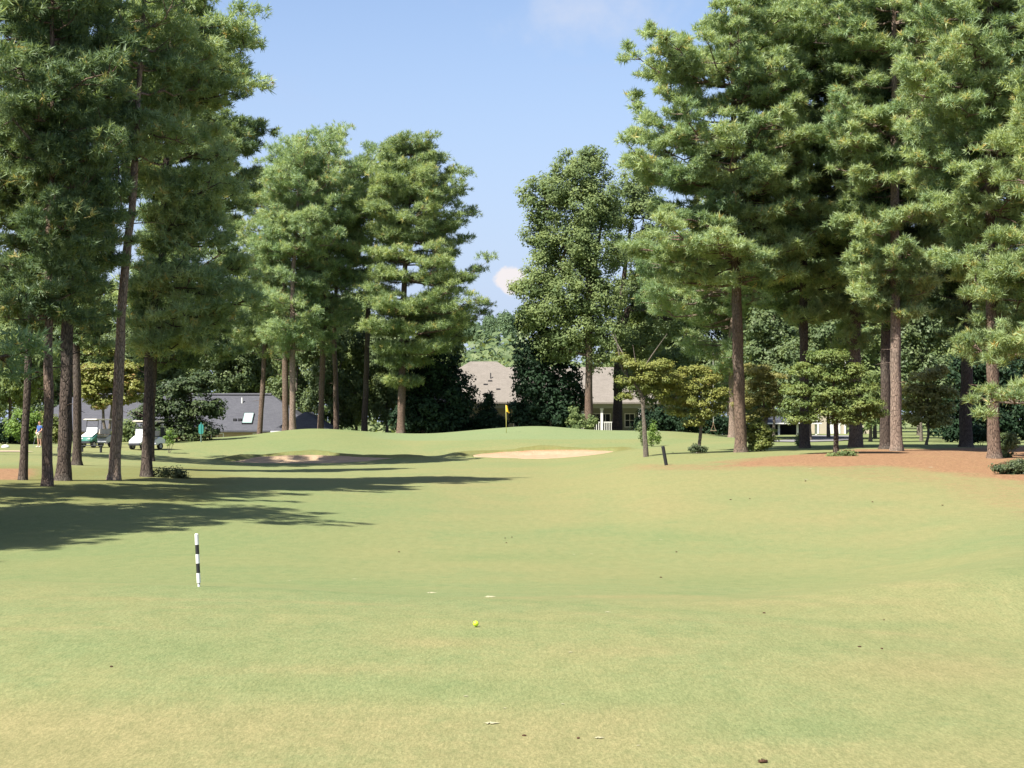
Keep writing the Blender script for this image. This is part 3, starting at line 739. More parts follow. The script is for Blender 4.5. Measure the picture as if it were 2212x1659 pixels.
# ------------------------------------------------------------------ pines: left-hand stand
GL = 'pines left of the fairway'
pine('slim dark pine trunk nearest the left edge of the stand', 57,
     [(50, 1037), (66, 700), (78, 480), (80, -100)],
     [(-120, 60, 110), (-60, -60, 180), (150, -110, 210), (400, -90, 200), (560, -40, 170), (640, 0, 130)],
     0.135, 201, 2, 2, 0.62, 0.27, 20, 0.046, 0.95, drop=0.27, group=GL)
pine('brown sunlit pine trunk second from the left, before the golfer', 53,
     [(103, 1050), (105, 600), (112, 300), (115, -120)],
     [(-150, 60, 150), (-100, 0, 240), (150, -10, 260), (330, 20, 260), (470, 40, 235), (590, 40, 215), (690, 30, 170)],
     0.165, 202, 0, 2, 0.62, 0.26, 22, 0.044, 0.95, drop=0.27, group=GL)
pine('dark pine trunk third from the left, close beside the sunlit one', 56,
     [(137, 1038), (146, 700), (150, 300), (155, -100)],
     [(-140, 110, 200), (0, 50, 300), (250, 60, 312), (450, 60, 290), (600, 80, 262), (690, 100, 220)],
     0.235, 203, 2, 2, 0.64, 0.27, 20, 0.046, 0.95, drop=0.32, pad=0.5, group=GL)
pine('dark pine trunk set back behind the others, fourth from the left', 82,
     [(167, 1005), (165, 700), (168, 300), (170, -80)],
     [(-100, 140, 200), (100, 80, 320), (350, 90, 320), (550, 100, 275), (650, 120, 250), (760, 140, 220)],
     0.220, 204, 2, 2, 0.72, 0.30, 18, 0.05, 0.9, drop=0.27, group=GL)
pine('leaning sunlit pine trunk with bare stubs, in the gap before the golf carts', 57,
     [(247, 1037), (262, 680), (286, 430), (300, 200), (312, 0), (316, -60)],
     [(-70, 280, 350), (-50, 210, 440), (90, 180, 455), (200, 190, 440), (290, 200, 410), (345, 215, 380)],
     0.200, 205, 1, 0, 0.85, 0.27, 20, 0.045, 0.9, snags=10, drop=0.32, pad=0.5, group=GL)
pine('tall pine at the right end of the left stand with a dark shaded right side', 61,
     [(317, 1030), (324, 720), (350, 550), (362, 300), (372, 60), (385, -30)],
     [(-60, 370, 440), (0, 300, 480), (35, 280, 490), (75, 265, 560), (110, 265, 548), (150, 275, 520), (190, 275, 578), (235, 285, 550), (290, 300, 530), (335, 310, 598), (365, 300, 605), (400, 300, 592), (430, 340, 585), (470, 370, 500), (535, 375, 470), (575, 290, 540), (640, 290, 545), (700, 310, 530), (750, 350, 480)],
     0.190, 206, 2, 0, 0.85, 0.27, 22, 0.044, 1.0, 0.95, drop=0.22, pad=0.52, nbr=(5, 8), rch=(0.75, 1.0, 1.08), tn=0.09, group=GL)
pine('pine outside the left edge whose boughs enter the top left corner', 38, [(-475, 1100), (-475, 326), (-475, -403)], [(-403, -525, -412), (-290, -661, -238), (-27, -827, -27), (350, -889, 52), (726, -848, -1), (1008, -723, -159)], 0.26, 207, 0, 0, 1.15, 0.30, 16, 0.05, 0.60, group='pines beyond the left edge')
pine('pine outside the left edge level with the sand, farthest of those outside', 93, [(-47, 1100), (-47, 483), (-47, 2)], [(2, -73, -22), (48, -143, 48), (156, -227, 132), (310, -259, 164), (464, -238, 143), (579, -174, 79)], 0.26, 214, 0, 2, 1.0, 0.30, 16, 0.05, 0.55, group='pines beyond the left edge')
pine('pine outside the left edge that throws the nearest shadow on the fairway', 20.5, [(-3168, 1100), (-3168, -469), (-3168, -2126)], [(-2126, -3272, -3063), (-1917, -3560, -2775), (-1429, -3909, -2426), (-731, -4040, -2295), (-208, -3865, -2470), (141, -3516, -2819)], 0.26, 208, 0, 0, 1.0, 0.28, 16, 0.05, 0.75, group='pines beyond the left edge')
pine('pine outside the left edge behind the one that shades the near fairway', 27.5, [(-1755, 1100), (-1755, -121), (-1755, -1356)], [(-1356, -1833, -1677), (-1200, -2047, -1462), (-836, -2307, -1202), (-316, -2405, -1105), (74, -2275, -1235), (334, -2015, -1495)], 0.26, 210, 0, 0, 1.0, 0.28, 16, 0.05, 0.75, group='pines beyond the left edge')
pine('pine outside the left edge between the corner boughs and the near shadow', 34, [(-1155, 1100), (-1155, 48), (-1155, -977)], [(-977, -1218, -1092), (-851, -1392, -919), (-557, -1602, -708), (-136, -1681, -629), (180, -1576, -734), (390, -1366, -945)], 0.26, 211, 0, 0, 1.0, 0.28, 16, 0.05, 0.75, group='pines beyond the left edge')
pine('pine outside the left edge behind the slim dark trunk', 46, [(-410, 1100), (-410, 329), (-410, -371)], [(-371, -453, -367), (-278, -571, -249), (-60, -714, -106), (251, -767, -52), (484, -696, -124), (640, -553, -267)], 0.26, 209, 2, 2, 1.0, 0.28, 16, 0.05, 0.75, group='pines beyond the left edge')
pine('shaded pine standing behind the last trunk of the left stand, dark boughs to the right', 96,
     [(321, 1005), (330, 760), (350, 550), (365, 330)],
     [(20, 360, 400), (60, 330, 470), (150, 300, 530), (280, 300, 545), (350, 310, 602), (420, 320, 590), (500, 330, 545), (600, 320, 545), (700, 330, 540), (780, 360, 490)],
     0.30, 212, 2, 2, 0.75, 0.32, 18, 0.052, 0.95, group=GL)
# ------------------------------------------------------------------ pines: stand behind the green
GM = 'pines behind the putting green'
pine('low bushy pine with yellowish boughs above the grey roof, leftmost behind the green', 158,
     [(560, 935), (575, 700), (590, 420)],
     [(365, 540, 620), (400, 515, 640), (460, 495, 660), (540, 480, 660), (600, 450, 650), (680, 470, 640), (760, 490, 620)],
     0.26, 301, 0, 1, 0.95, 0.40, 19, 0.040, 0.85, pad=0.78, group=GM)
pine('darker trunk of the close pair of pines behind the green', 152,
     [(617, 930), (615, 600), (612, 350)],
     [(320, 600, 660), (350, 590, 690), (420, 560, 700), (520, 540, 700), (640, 530, 690), (720, 550, 680)],
     0.310, 302, 0, 0, 1.2, 0.40, 19, 0.040, 0.85, pad=0.78, tn=0.09, rch=(0.8, 1.0, 1.15, 1.25), group=GM)
pine('sunlit reddish trunk of the close pair of pines behind the green', 149,
     [(632, 930), (632, 600), (650, 350)],
     [(300, 615, 680), (335, 600, 720), (400, 590, 740), (520, 580, 720), (640, 560, 710), (760, 580, 680)],
     0.290, 303, 1, 0, 1.2, 0.40, 19, 0.040, 0.85, pad=0.78, tn=0.09, rch=(0.8, 1.0, 1.15, 1.25), group=GM)
pine('tallest pine behind the green with a rounded top', 155,
     [(692, 930), (702, 600), (712, 300)],
     [(274, 690, 742), (290, 682, 765), (312, 640, 785), (350, 610, 800), (430, 620, 805), (520, 640, 790), (620, 650, 780), (700, 670, 760), (760, 690, 740)],
     0.290, 304, 0, 0, 1.2, 0.40, 19, 0.040, 0.9, pad=0.78, tn=0.09, rch=(0.8, 1.0, 1.15, 1.25), group=GM)
pine('slender pine with forked bare boughs between the tallest pine and the layered one', 160,
     [(727, 930), (722, 700), (735, 480), (760, 360)],
     [(350, 730, 800), (400, 700, 810), (500, 680, 800), (600, 670, 790), (720, 680, 770)],
     0.270, 305, 0, 0, 1.25, 0.40, 19, 0.040, 0.8, drop=0.25, pad=0.78, rch=(0.8, 1.0, 1.15, 1.25), group=GM)
pine('dark slim trunk pine with a thin see-through crown left of the layered pine', 156,
     [(787, 930), (796, 640), (803, 470), (805, 330)],
     [(322, 790, 860), (350, 770, 870), (420, 745, 870), (500, 750, 850), (580, 750, 840), (640, 760, 830)],
     0.290, 306, 2, 0, 1.35, 0.40, 19, 0.040, 0.85, drop=0.28, pad=0.78, group=GM)
pine('broad pine with flat layered boughs, rightmost behind the green', 150,
     [(866, 935), (872, 640), (884, 420), (888, 330)],
     [(312, 850, 925), (335, 830, 950), (365, 815, 970), (395, 800, 995), (430, 800, 985), (450, 800, 1022), (500, 800, 1008), (545, 805, 1015), (600, 800, 1050), (650, 800, 1078), (700, 800, 1042), (745, 800, 1020), (785, 835, 930), (830, 848, 905)],
     0.360, 307, 0, 1, 1.45, 0.40, 20, 0.040, 1.05, 1.0, drop=0.04, flat=0.02, tn=0.05, nbr=(7, 11), rch=(0.75, 1.0, 1.08), pad=0.78, group=GM)

open("/tmp/ntri","w").write(str(NTRI))

# ------------------------------------------------------------------ broad-leaved trees
LEAF_OAK = foliage('broad_green_leaf', (0.113, 0.167, 0.069), (0.249, 0.305, 0.118), (0.327, 0.335, 0.128), 0.40, 0.6, 0.12)
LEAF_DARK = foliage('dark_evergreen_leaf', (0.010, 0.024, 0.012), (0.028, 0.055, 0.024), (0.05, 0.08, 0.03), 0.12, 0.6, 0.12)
LEAF_MID = foliage('mid_green_leaf', (0.082, 0.127, 0.056), (0.180, 0.228, 0.095), (0.239, 0.252, 0.104), 0.38, 0.5, 0.25)
LEAF_HAZED = foliage('hazed_far_leaf', (0.103, 0.166, 0.086), (0.188, 0.265, 0.139), (0.228, 0.287, 0.145), 0.3, 0.6, 0.2)  # distance haze painted into the leaf colour, paler and bluer
LEAF_DOG = foliage('dogwood_leaf', (0.116, 0.162, 0.045), (0.248, 0.261, 0.069), (0.390, 0.255, 0.100), 0.36, 0.5, 0.25)
LEAF_DOGRED = foliage('turning_dogwood_leaf', (0.163, 0.186, 0.059), (0.296, 0.275, 0.097), (0.451, 0.223, 0.127), 0.36, 0.5, 0.25)
LEAF_DOGGREEN = foliage('green_dogwood_leaf', (0.116, 0.174, 0.054), (0.232, 0.274, 0.081), (0.342, 0.298, 0.103), 0.38, 0.5, 0.25)
LEAF_LIME = foliage('lime_shrub_leaf', (0.110, 0.190, 0.035), (0.190, 0.280, 0.060), (0.26, 0.30, 0.08), 0.36, 0.5, 0.25)

def place(name, label, cat, X, d, stems, blobs, leaf, lm, seed, wm=None, group=None, **kw):
    if isinstance(d, tuple): d = ground_d(X, d[0])
    b = G(X, d, 0.05)
    st = [px(b, d, s) for s in stems]
    return broadleaf(name, label, cat, b, st, blobs_px(b, d, blobs), leaf, lm, wm or greybark, seed, group=group, **kw)

# the two tall trees right of centre
place('broadleaf_tree', 'tall dense broad-leaved tree with an uneven domed top beside the far white cloud', 'tree', 1273, 150,
      [[(1273, 800), (1270, 600), (1265, 420)], [(1270, 700), (1210, 560)], [(1275, 640), (1300, 480)]],
      [(1245, 370, 55, 45), (1280, 345, 28, 28), (1185, 425, 62, 48), (1255, 450, 72, 55), (1300, 430, 45, 60), (1170, 500, 42, 45), (1225, 530, 75, 50), (1290, 540, 60, 60), (1185, 590, 55, 42), (1150, 620, 42, 28), (1235, 630, 70, 48), (1300, 640, 52, 50), (1175, 680, 60, 45), (1255, 715, 60, 45), (1205, 745, 50, 35), (1310, 720, 40, 38), (1300, 780, 26, 20)],
      0.125, LEAF_OAK, 411, BARKS[0], rc=0.90, per=110, cover=1.15, r0=0.36, tint0=0.05)
place('broadleaf_tree', 'second tall broad-leaved tree with sky showing through, behind the long pine limbs', 'tree', 1333, 158,
      [[(1335, 780), (1345, 620), (1365, 470)], [(1340, 700), (1400, 600), (1430, 540)]],
      [(1375, 400, 40, 40), (1350, 450, 45, 45), (1400, 470, 55, 45), (1440, 520, 50, 45), (1360, 550, 48, 45), (1420, 600, 60, 45), (1470, 590, 45, 45), (1370, 660, 40, 35), (1440, 690, 55, 45), (1385, 745, 45, 35), (1350, 810, 32, 25)],
      0.125, LEAF_OAK, 412, BARKS[2], rc=0.85, per=100, cover=0.95, r0=0.42, tint0=0.0)

# backdrop of leafy trees: three built, the rest are copies of them
def generic(name, label, seed, h, w, lm, group):
    rs = np.random.RandomState(seed); bl = []
    for q in range(15):
        f = rs.uniform(0.22, 0.95); rr = w * 0.5 * math.sqrt(max(0.08, 1 - ((f - 0.5) / 0.52) ** 2)); a = rs.rand() * 6.28; k = rs.rand() ** 0.5
        s = rs.uniform(0.15, 0.24) * w
        bl.append(((math.cos(a) * rr * k * 0.75, math.sin(a) * rr * k * 0.75, f * h), (s * 1.15, s * 1.15, s)))
    bl.append(((0, 0, h * 0.94), (w * 0.16, w * 0.16, h * 0.07)))
    return broadleaf(name, label, 'tree', (0, 0, 0), [[(0, 0, -0.5), (0.2, 0, h * 0.3), (-0.2, 0.2, h * 0.6), (0, 0, h * 0.9)], [(0, 0, h * 0.3), (w * 0.2, 0, h * 0.6)]],
                     bl, 0.23, lm, greybark, seed, rc=0.95, per=40, cover=1.0, r0=0.3, group=group, tint0=0.03)
GB = 'leafy trees behind the houses and pines'
protos = [generic('broadleaf_tree', 'x', 501, 20, 12, LEAF_MID, GB), generic('broadleaf_tree', 'x', 502, 18, 13, LEAF_OAK, GB), generic('broadleaf_tree', 'x', 503, 21, 11, LEAF_HAZED, GB)]
used = [False] * 3
def back_tree(k, X, d, top, wid, label, zr=None):
    """a backdrop tree: its top at survey row `top`, `wid` survey columns wide"""
    o = protos[k] if not used[k] else copy_tree(protos[k]); used[k] = True
    b = G(X, d, 0.1); z = W(X, top, d)[2] - b[2]
    o.location = b; h0 = (20, 18, 21)[k]; w0 = (12, 13, 11)[k]
    o.scale = (wid * K * d / w0, wid * K * d / w0, z / h0)
    o.rotation_euler = (0, 0, (X * 0.37) % 6.28)
    tag(o, label, 'tree', GB)
for a in [
    (1, 20, 150, 560, 190, 'dark leafy tree at the far left edge behind the lime shrub'),
    (0, 105, 175, 600, 210, 'leafy tree behind the left end of the grey roof'),
    (1, 205, 190, 640, 200, 'leafy tree over the grey roof, behind the yellow dogwood'),
    (0, 290, 182, 690, 170, 'leafy tree above the grey ridge, behind the leaning trunk'),
    (1, 385, 188, 660, 200, 'leafy tree above the grey ridge, behind the shaded pine boughs'),
    (0, 480, 186, 660, 170, 'leafy tree above the skylight of the grey roof'),
    (1, 545, 192, 620, 170, 'leafy tree above the right hip of the grey roof'),
    (0, 640, 176, 660, 150, 'leafy understory tree behind the close pair of pines'),
    (0, 715, 170, 640, 160, 'bright leafy tree between the tallest pine and the dark slim trunk'),
    (1, 770, 182, 640, 150, 'leafy tree behind the dark slim pine trunk'),
    (0, 835, 172, 690, 140, 'leafy tree left of the layered pine trunk'),
    (1, 930, 185, 640, 150, 'leafy tree behind the layered pine'),
    (2, 1030, 330, 705, 75, 'pale far tree left of the gap over the tan roof'),
    (2, 1062, 345, 690, 60, 'pale far tree in the middle of the gap over the tan roof'),
    (2, 1095, 320, 684, 70, 'pale far tree right of the gap over the tan roof'),
    (2, 1125, 335, 690, 70, 'pale far tree half behind the tall domed tree'),
    (2, 985, 320, 700, 90, 'pale far tree behind the tip of the layered pine boughs'),
    (0, 1480, 190, 560, 190, 'leafy tree behind the rope swing'),
    (1, 1400, 195, 600, 170, 'leafy tree behind the tan house, left of the swing'),
    (0, 1575, 185, 540, 190, 'leafy tree behind the first straw bed pine'),
    (1, 1665, 190, 560, 190, 'leafy tree behind the dark carport'),
    (0, 1740, 195, 480, 200, 'leafy tree left of the cream house'),
    (1, 1905, 200, 520, 210, 'leafy tree right of the cream house'),
    (0, 1985, 165, 600, 190, 'leafy tree behind the reddish dogwood'),
    (1, 2070, 160, 560, 200, 'dark leafy tree behind the mossy footed pine'),
    (0, 2160, 158, 600, 200, 'leafy tree behind the nearest straw bed pine'),
    (1, 2250, 150, 560, 200, 'leafy tree at the right edge behind the drooping boughs'),
    (0, 1640, 142, 600, 150, 'leafy tree close behind the carport, left of the dark trunked pine'),
    (1, 1790, 140, 590, 160, 'leafy tree left of the thick pine trunk, before the cream wall'),
    (0, 1890, 144, 560, 150, 'leafy tree behind the dark and pale trunk pair'),
    (1, 2040, 138, 560, 170, 'leafy tree behind the mossy footed pine, left side'),
    (0, 2130, 136, 580, 160, 'leafy tree between the mossy footed pine and the nearest straw bed pine'),
]: back_tree(*a)

place('broadleaf_tree', 'leafy understory tree before the cream house, behind the wide bright green dogwood', 'tree', 1750, 122, [[(1750, 900), (1755, 800)]],
      [(1735, 760, 45, 32), (1780, 800, 34, 30), (1720, 810, 46, 36), (1760, 850, 48, 36), (1715, 870, 40, 34), (1790, 715, 36, 26), (1835, 860, 30, 34)], 0.14, LEAF_MID, 461, rc=0.6, per=44, cover=1.0, r0=0.14)
place('broadleaf_tree', 'leafy understory tree right of the cream wall, between the thick and the dark pine trunks', 'tree', 1880, 118, [[(1880, 910), (1878, 820)]],
      [(1870, 740, 40, 34), (1890, 800, 36, 36), (1862, 850, 34, 34), (1895, 880, 30, 36), (1860, 905, 36, 26), (1900, 720, 36, 30)], 0.14, LEAF_OAK, 462, rc=0.6, per=44, cover=1.0, r0=0.14)
place('broadleaf_tree', 'dark leafy understory tree hiding the right half of the tan roof', 'tree', 1415, 162, [[(1415, 920), (1418, 820)]],
      [(1380, 790, 36, 34), (1430, 780, 44, 38), (1400, 835, 40, 30), (1455, 840, 40, 36), (1475, 790, 34, 36)], 0.15, LEAF_OAK, 463, rc=0.7, per=60, cover=1.0, r0=0.16)
place('broadleaf_tree', 'light green understory tree over the dark carport, behind the first straw bed pine', 'tree', 1672, 128, [[(1672, 900), (1670, 760)]],
      [(1650, 700, 44, 36), (1690, 740, 44, 38), (1640, 770, 40, 34), (1680, 800, 44, 34), (1700, 850, 34, 30), (1645, 840, 38, 30), (1690, 660, 34, 28)], 0.14, LEAF_MID, 464, rc=0.6, per=44, cover=1.05, r0=0.14)
place('broadleaf_tree', 'light green understory tree between the pale straight trunk and the mossy footed pine', 'tree', 1990, 126, [[(1990, 900), (1992, 770)]],
      [(1970, 700, 44, 36), (2020, 720, 44, 38), (1960, 760, 40, 34), (2010, 790, 44, 34), (1965, 830, 38, 30), (2035, 840, 34, 34), (2000, 660, 34, 28)], 0.14, LEAF_MID, 465, rc=0.6, per=44, cover=1.05, r0=0.14)
# understory left
place('dogwood_tree', 'yellow-green dogwood in flat layers behind the left pines and over the carts', 'tree', 232, 122,
      [[(222, 900), (226, 830), (215, 780)], [(240, 900), (246, 830), (270, 780)]],
      [(215, 757, 32, 12), (270, 790, 36, 13), (220, 800, 46, 16), (250, 820, 55, 16), (200, 845, 36, 14), (285, 835, 34, 13), (215, 868, 30, 12), (265, 860, 40, 12), (190, 815, 30, 12)],
      0.12, LEAF_DOG, 421, rc=0.45, per=42, cover=1.25, flat=0.5, up=0.9, r0=0.13, thick=0.4, tint0=0.30)
place('dogwood_tree', 'broad dark green layered tree right of the carts, before the grey roof', 'tree', 415, 128,
      [[(415, 900), (412, 830)], [(415, 920), (450, 860)]],
      [(330, 860, 40, 22), (385, 840, 50, 25), (430, 830, 45, 25), (365, 890, 55, 28), (420, 880, 60, 32), (460, 880, 28, 24), (345, 925, 45, 22), (405, 930, 60, 25), (445, 930, 28, 22), (310, 890, 26, 20)],
      0.13, foliage('deep_layered_leaf', (0.035, 0.060, 0.024), (0.085, 0.115, 0.040), (0.13, 0.13, 0.05), 0.25), 422, rc=0.6, per=40, cover=1.1, flat=0.55, up=0.8, r0=0.14, thick=0.4)
place('shrub', 'lime green shrub left of the golfer', 'shrub', 55, 126, [[(55, 930), (52, 900)]],
      [(60, 900, 30, 16), (45, 925, 34, 22), (75, 930, 26, 20)], 0.10, LEAF_LIME, 423, rc=0.45, per=44, cover=1.4, r0=0.06, thick=0.4)
place('shrub', 'olive shrub behind the golfer', 'shrub', 102, 130, [[(102, 930), (104, 905)]],
      [(98, 905, 22, 14), (110, 915, 24, 18), (100, 940, 28, 20), (122, 940, 20, 18)], 0.10, LEAF_DOG, 424, rc=0.4, per=42, cover=1.3, r0=0.05, thick=0.4)
place('shrub', 'low dark hedge shrub at the far left edge beyond the path', 'shrub', 20, 128, [[(20, 945), (22, 930)]],
      [(5, 935, 40, 26), (35, 945, 30, 18), (-25, 930, 40, 30), (60, 952, 26, 12)], 0.11, LEAF_DARK, 425, rc=0.5, per=40, cover=1.3, r0=0.05, thick=0.4)
place('shrub', 'dark clipped shrub under the eave behind the left cart', 'shrub', 268, 134, [[(268, 950), (268, 935)]],
      [(272, 925, 24, 18), (262, 945, 30, 14), (290, 940, 22, 16)], 0.10, LEAF_OAK, 426, rc=0.4, per=42, cover=1.3, r0=0.05, thick=0.4)
place('shrub', 'low green shrub against the brick wall, between the left pine trunks', 'shrub', 150, 136, [[(150, 958), (150, 945)]],
      [(130, 948, 26, 10), (160, 952, 26, 9), (190, 950, 20, 8)], 0.09, LEAF_MID, 427, rc=0.35, per=40, cover=1.3, r0=0.04, thick=0.4)
place('sapling', 'thin spindly sapling right of the white cart', 'sapling', 366, (979,), [[(366, 960), (367, 935)], [(360, 955), (357, 940)], [(372, 965), (376, 945)]],
      [(366, 934, 9, 8), (356, 944, 7, 6), (376, 945, 8, 6), (366, 955, 10, 7)], 0.06, LEAF_LIME, 428, rc=0.20, per=14, cover=0.8, r0=0.02, thick=0.45)
place('shrub', 'clump of rough dark growth beside the last trunk of the left stand', 'shrub', 352, (1031,), [[(352, 1028), (352, 1018)]],
      [(345, 1022, 22, 12), (385, 1022, 30, 13), (365, 1028, 30, 8)], 0.05, foliage('dull_weed_leaf', (0.06, 0.08, 0.03), (0.14, 0.15, 0.06), (0.22, 0.19, 0.08), 0.3), 429, rc=0.22, per=30, cover=0.9, r0=0.02, thick=0.45)

# dark evergreens behind the green
GE = 'dark evergreens behind the green'
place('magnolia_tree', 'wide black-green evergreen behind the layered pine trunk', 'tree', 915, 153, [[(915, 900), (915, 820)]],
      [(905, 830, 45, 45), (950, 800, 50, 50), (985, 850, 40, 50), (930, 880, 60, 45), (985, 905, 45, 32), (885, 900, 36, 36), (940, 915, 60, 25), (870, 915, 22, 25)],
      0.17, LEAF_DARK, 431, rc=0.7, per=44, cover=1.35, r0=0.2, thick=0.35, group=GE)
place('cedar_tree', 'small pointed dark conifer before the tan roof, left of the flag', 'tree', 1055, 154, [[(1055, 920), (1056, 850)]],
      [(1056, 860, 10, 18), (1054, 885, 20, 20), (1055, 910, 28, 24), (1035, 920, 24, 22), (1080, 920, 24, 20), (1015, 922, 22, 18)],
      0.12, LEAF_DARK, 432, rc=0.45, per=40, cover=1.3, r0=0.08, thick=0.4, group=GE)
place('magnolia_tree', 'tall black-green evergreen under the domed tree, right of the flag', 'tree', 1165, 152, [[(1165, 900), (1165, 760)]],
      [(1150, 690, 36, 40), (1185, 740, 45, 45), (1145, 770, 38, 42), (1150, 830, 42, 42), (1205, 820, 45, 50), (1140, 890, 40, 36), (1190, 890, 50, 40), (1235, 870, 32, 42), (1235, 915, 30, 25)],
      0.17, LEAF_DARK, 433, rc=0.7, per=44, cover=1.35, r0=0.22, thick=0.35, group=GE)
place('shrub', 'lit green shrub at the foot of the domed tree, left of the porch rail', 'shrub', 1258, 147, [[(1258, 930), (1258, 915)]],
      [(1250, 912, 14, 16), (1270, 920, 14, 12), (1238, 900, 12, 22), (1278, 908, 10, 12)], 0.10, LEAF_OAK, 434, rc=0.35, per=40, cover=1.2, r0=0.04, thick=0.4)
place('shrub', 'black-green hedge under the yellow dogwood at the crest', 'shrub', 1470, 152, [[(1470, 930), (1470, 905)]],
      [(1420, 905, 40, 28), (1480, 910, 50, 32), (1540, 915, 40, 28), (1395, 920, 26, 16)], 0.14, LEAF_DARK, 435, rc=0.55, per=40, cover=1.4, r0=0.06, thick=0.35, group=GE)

# dogwoods and shrubs in the straw bed
GD = 'dogwoods beside the straw bed'
place('dogwood_tree', 'mottled dogwood with bare dead twigs on top and a leaning pale trunk', 'tree', 1396, 83.5,
      [[(1392, 910), (1386, 850), (1375, 800)], [(1388, 870), (1420, 810)], [(1386, 850), (1345, 800)]],
      [(1340, 772, 20, 8), (1375, 790, 34, 13), (1420, 790, 36, 13), (1395, 815, 40, 13), (1435, 818, 30, 11), (1360, 822, 28, 10), (1405, 838, 30, 10), (1350, 855, 20, 8), (1425, 850, 22, 8)],
      0.060, LEAF_DOG, 441, rc=0.34, per=64, cover=1.25, flat=0.5, up=0.9, r0=0.11, thick=0.42, group=GD, tint0=0.12, stubs=4)
place('dogwood_tree', 'yellow-green dogwood in flat tiers on a short leaning trunk, middle of the dogwoods', 'tree', 1508, (979,),
      [[(1512, 950), (1519, 900), (1510, 840)], [(1515, 910), (1470, 850)], [(1516, 910), (1550, 850)]],
      [(1500, 800, 34, 11), (1455, 815, 34, 10), (1530, 822, 36, 12), (1480, 840, 40, 12), (1545, 850, 36, 12), (1450, 862, 28, 9), (1500, 868, 44, 12), (1560, 878, 22, 9), (1470, 890, 34, 10), (1530, 892, 34, 11), (1500, 912, 24, 9), (1440, 830, 18, 8)],
      0.060, LEAF_DOG, 442, rc=0.34, per=64, cover=1.2, flat=0.5, up=0.9, r0=0.10, thick=0.42, group=GD, tint0=0.22)
place('dogwood_tree', 'fading dogwood with tan leaves behind the first straw bed pine', 'tree', 1655, (966,),
      [[(1655, 930), (1650, 860), (1640, 810)], [(1655, 900), (1690, 840)]],
      [(1630, 797, 32, 10), (1665, 812, 34, 11), (1625, 830, 34, 12), (1680, 838, 34, 11), (1650, 855, 42, 12), (1615, 870, 30, 11), (1690, 872, 28, 10), (1650, 895, 34, 11), (1610, 905, 24, 10)],
      0.066, LEAF_DOGRED, 443, rc=0.36, per=60, cover=1.15, flat=0.5, up=0.9, r0=0.10, thick=0.42, group=GD, tint0=0.12)
place('dogwood_tree', 'wide bright green dogwood on a dark straight trunk in the straw bed', 'tree', 1806, (980,),
      [[(1805, 930), (1803, 860), (1800, 800)], [(1805, 900), (1740, 850)], [(1805, 890), (1860, 850)]],
      [(1790, 770, 44, 14), (1745, 800, 44, 13), (1840, 800, 44, 14), (1795, 812, 52, 14), (1725, 840, 42, 12), (1860, 838, 42, 12), (1790, 850, 60, 14), (1730, 872, 40, 10), (1860, 870, 50, 11), (1800, 885, 52, 12), (1880, 890, 32, 9), (1745, 898, 36, 10), (1835, 905, 44, 10), (1712, 905, 22, 9)],
      0.060, LEAF_DOGGREEN, 444, rc=0.34, per=66, cover=1.1, flat=0.5, up=0.9, r0=0.13, thick=0.42, group=GD, wm=BARKS[2])
place('dogwood_tree', 'reddish olive dogwood low to the ground right of the pale trunk', 'tree', 2000, (961,),
      [[(2005, 940), (2005, 880), (2000, 830)]],
      [(2000, 812, 34, 12), (2030, 800, 26, 10), (1975, 840, 30, 13), (2015, 845, 40, 14), (1975, 872, 32, 14), (2020, 880, 40, 14), (1980, 905, 34, 13), (2025, 910, 34, 13), (2045, 850, 24, 14)],
      0.10, LEAF_DOGRED, 445, rc=0.42, per=36, cover=1.25, flat=0.5, up=0.8, r0=0.10, thick=0.42, group=GD, tint0=0.05)
place('shrub', 'black-green shrub mass beyond the reddish dogwood, before the far lawn', 'shrub', 2110, 118, [[(2110, 940), (2110, 900)]],
      [(2060, 900, 36, 40), (2120, 870, 60, 60), (2190, 880, 60, 60), (2070, 930, 50, 22), (2150, 925, 60, 25), (2240, 920, 50, 30), (2100, 800, 50, 40), (2180, 800, 60, 45)],
      0.14, LEAF_DARK, 446, rc=0.6, per=40, cover=1.3, r0=0.08, thick=0.35)
place('shrub', 'leafy yellow-green shrub at the right foot of the first straw bed pine', 'shrub', 1642, (975,), [[(1640, 950), (1636, 925)], [(1645, 950), (1655, 930)]],
      [(1630, 912, 20, 12), (1650, 928, 22, 12), (1625, 940, 22, 12), (1652, 950, 24, 12), (1635, 962, 26, 9)], 0.075, LEAF_DOG, 447, rc=0.24, per=30, cover=1.2, flat=0.6, up=0.7, r0=0.03, thick=0.42)
place('shrub', 'small grey-green tuft at the foot of the yellow-green dogwood', 'shrub', 1507, (980,), [[(1507, 970), (1507, 960)]],
      [(1500, 968, 12, 9), (1514, 970, 11, 8)], 0.05, foliage('grey_weed_leaf', (0.045, 0.07, 0.035), (0.10, 0.13, 0.06), (0.16, 0.16, 0.08), 0.3), 448, rc=0.16, per=34, cover=1.2, r0=0.015, thick=0.45)
place('shrub', 'feathery bright green shoots right of the leaning pale dogwood trunk', 'shrub', 1412, (965,), [[(1412, 950), (1412, 920)], [(1408, 955), (1420, 930)]],
      [(1412, 925, 7, 16), (1420, 945, 7, 14), (1406, 945, 7, 16)], 0.06, LEAF_LIME, 449, rc=0.22, per=26, cover=1.1, flat=1.2, up=0.2, r0=0.015, thick=0.45)
place('shrub', 'feathery green shoots left of the leaning pale dogwood trunk', 'shrub', 1386, (964,), [[(1386, 950), (1386, 925)]],
      [(1384, 930, 7, 18), (1390, 950, 6, 12)], 0.06, LEAF_MID, 450, rc=0.22, per=26, cover=1.1, flat=1.2, up=0.2, r0=0.015, thick=0.45)
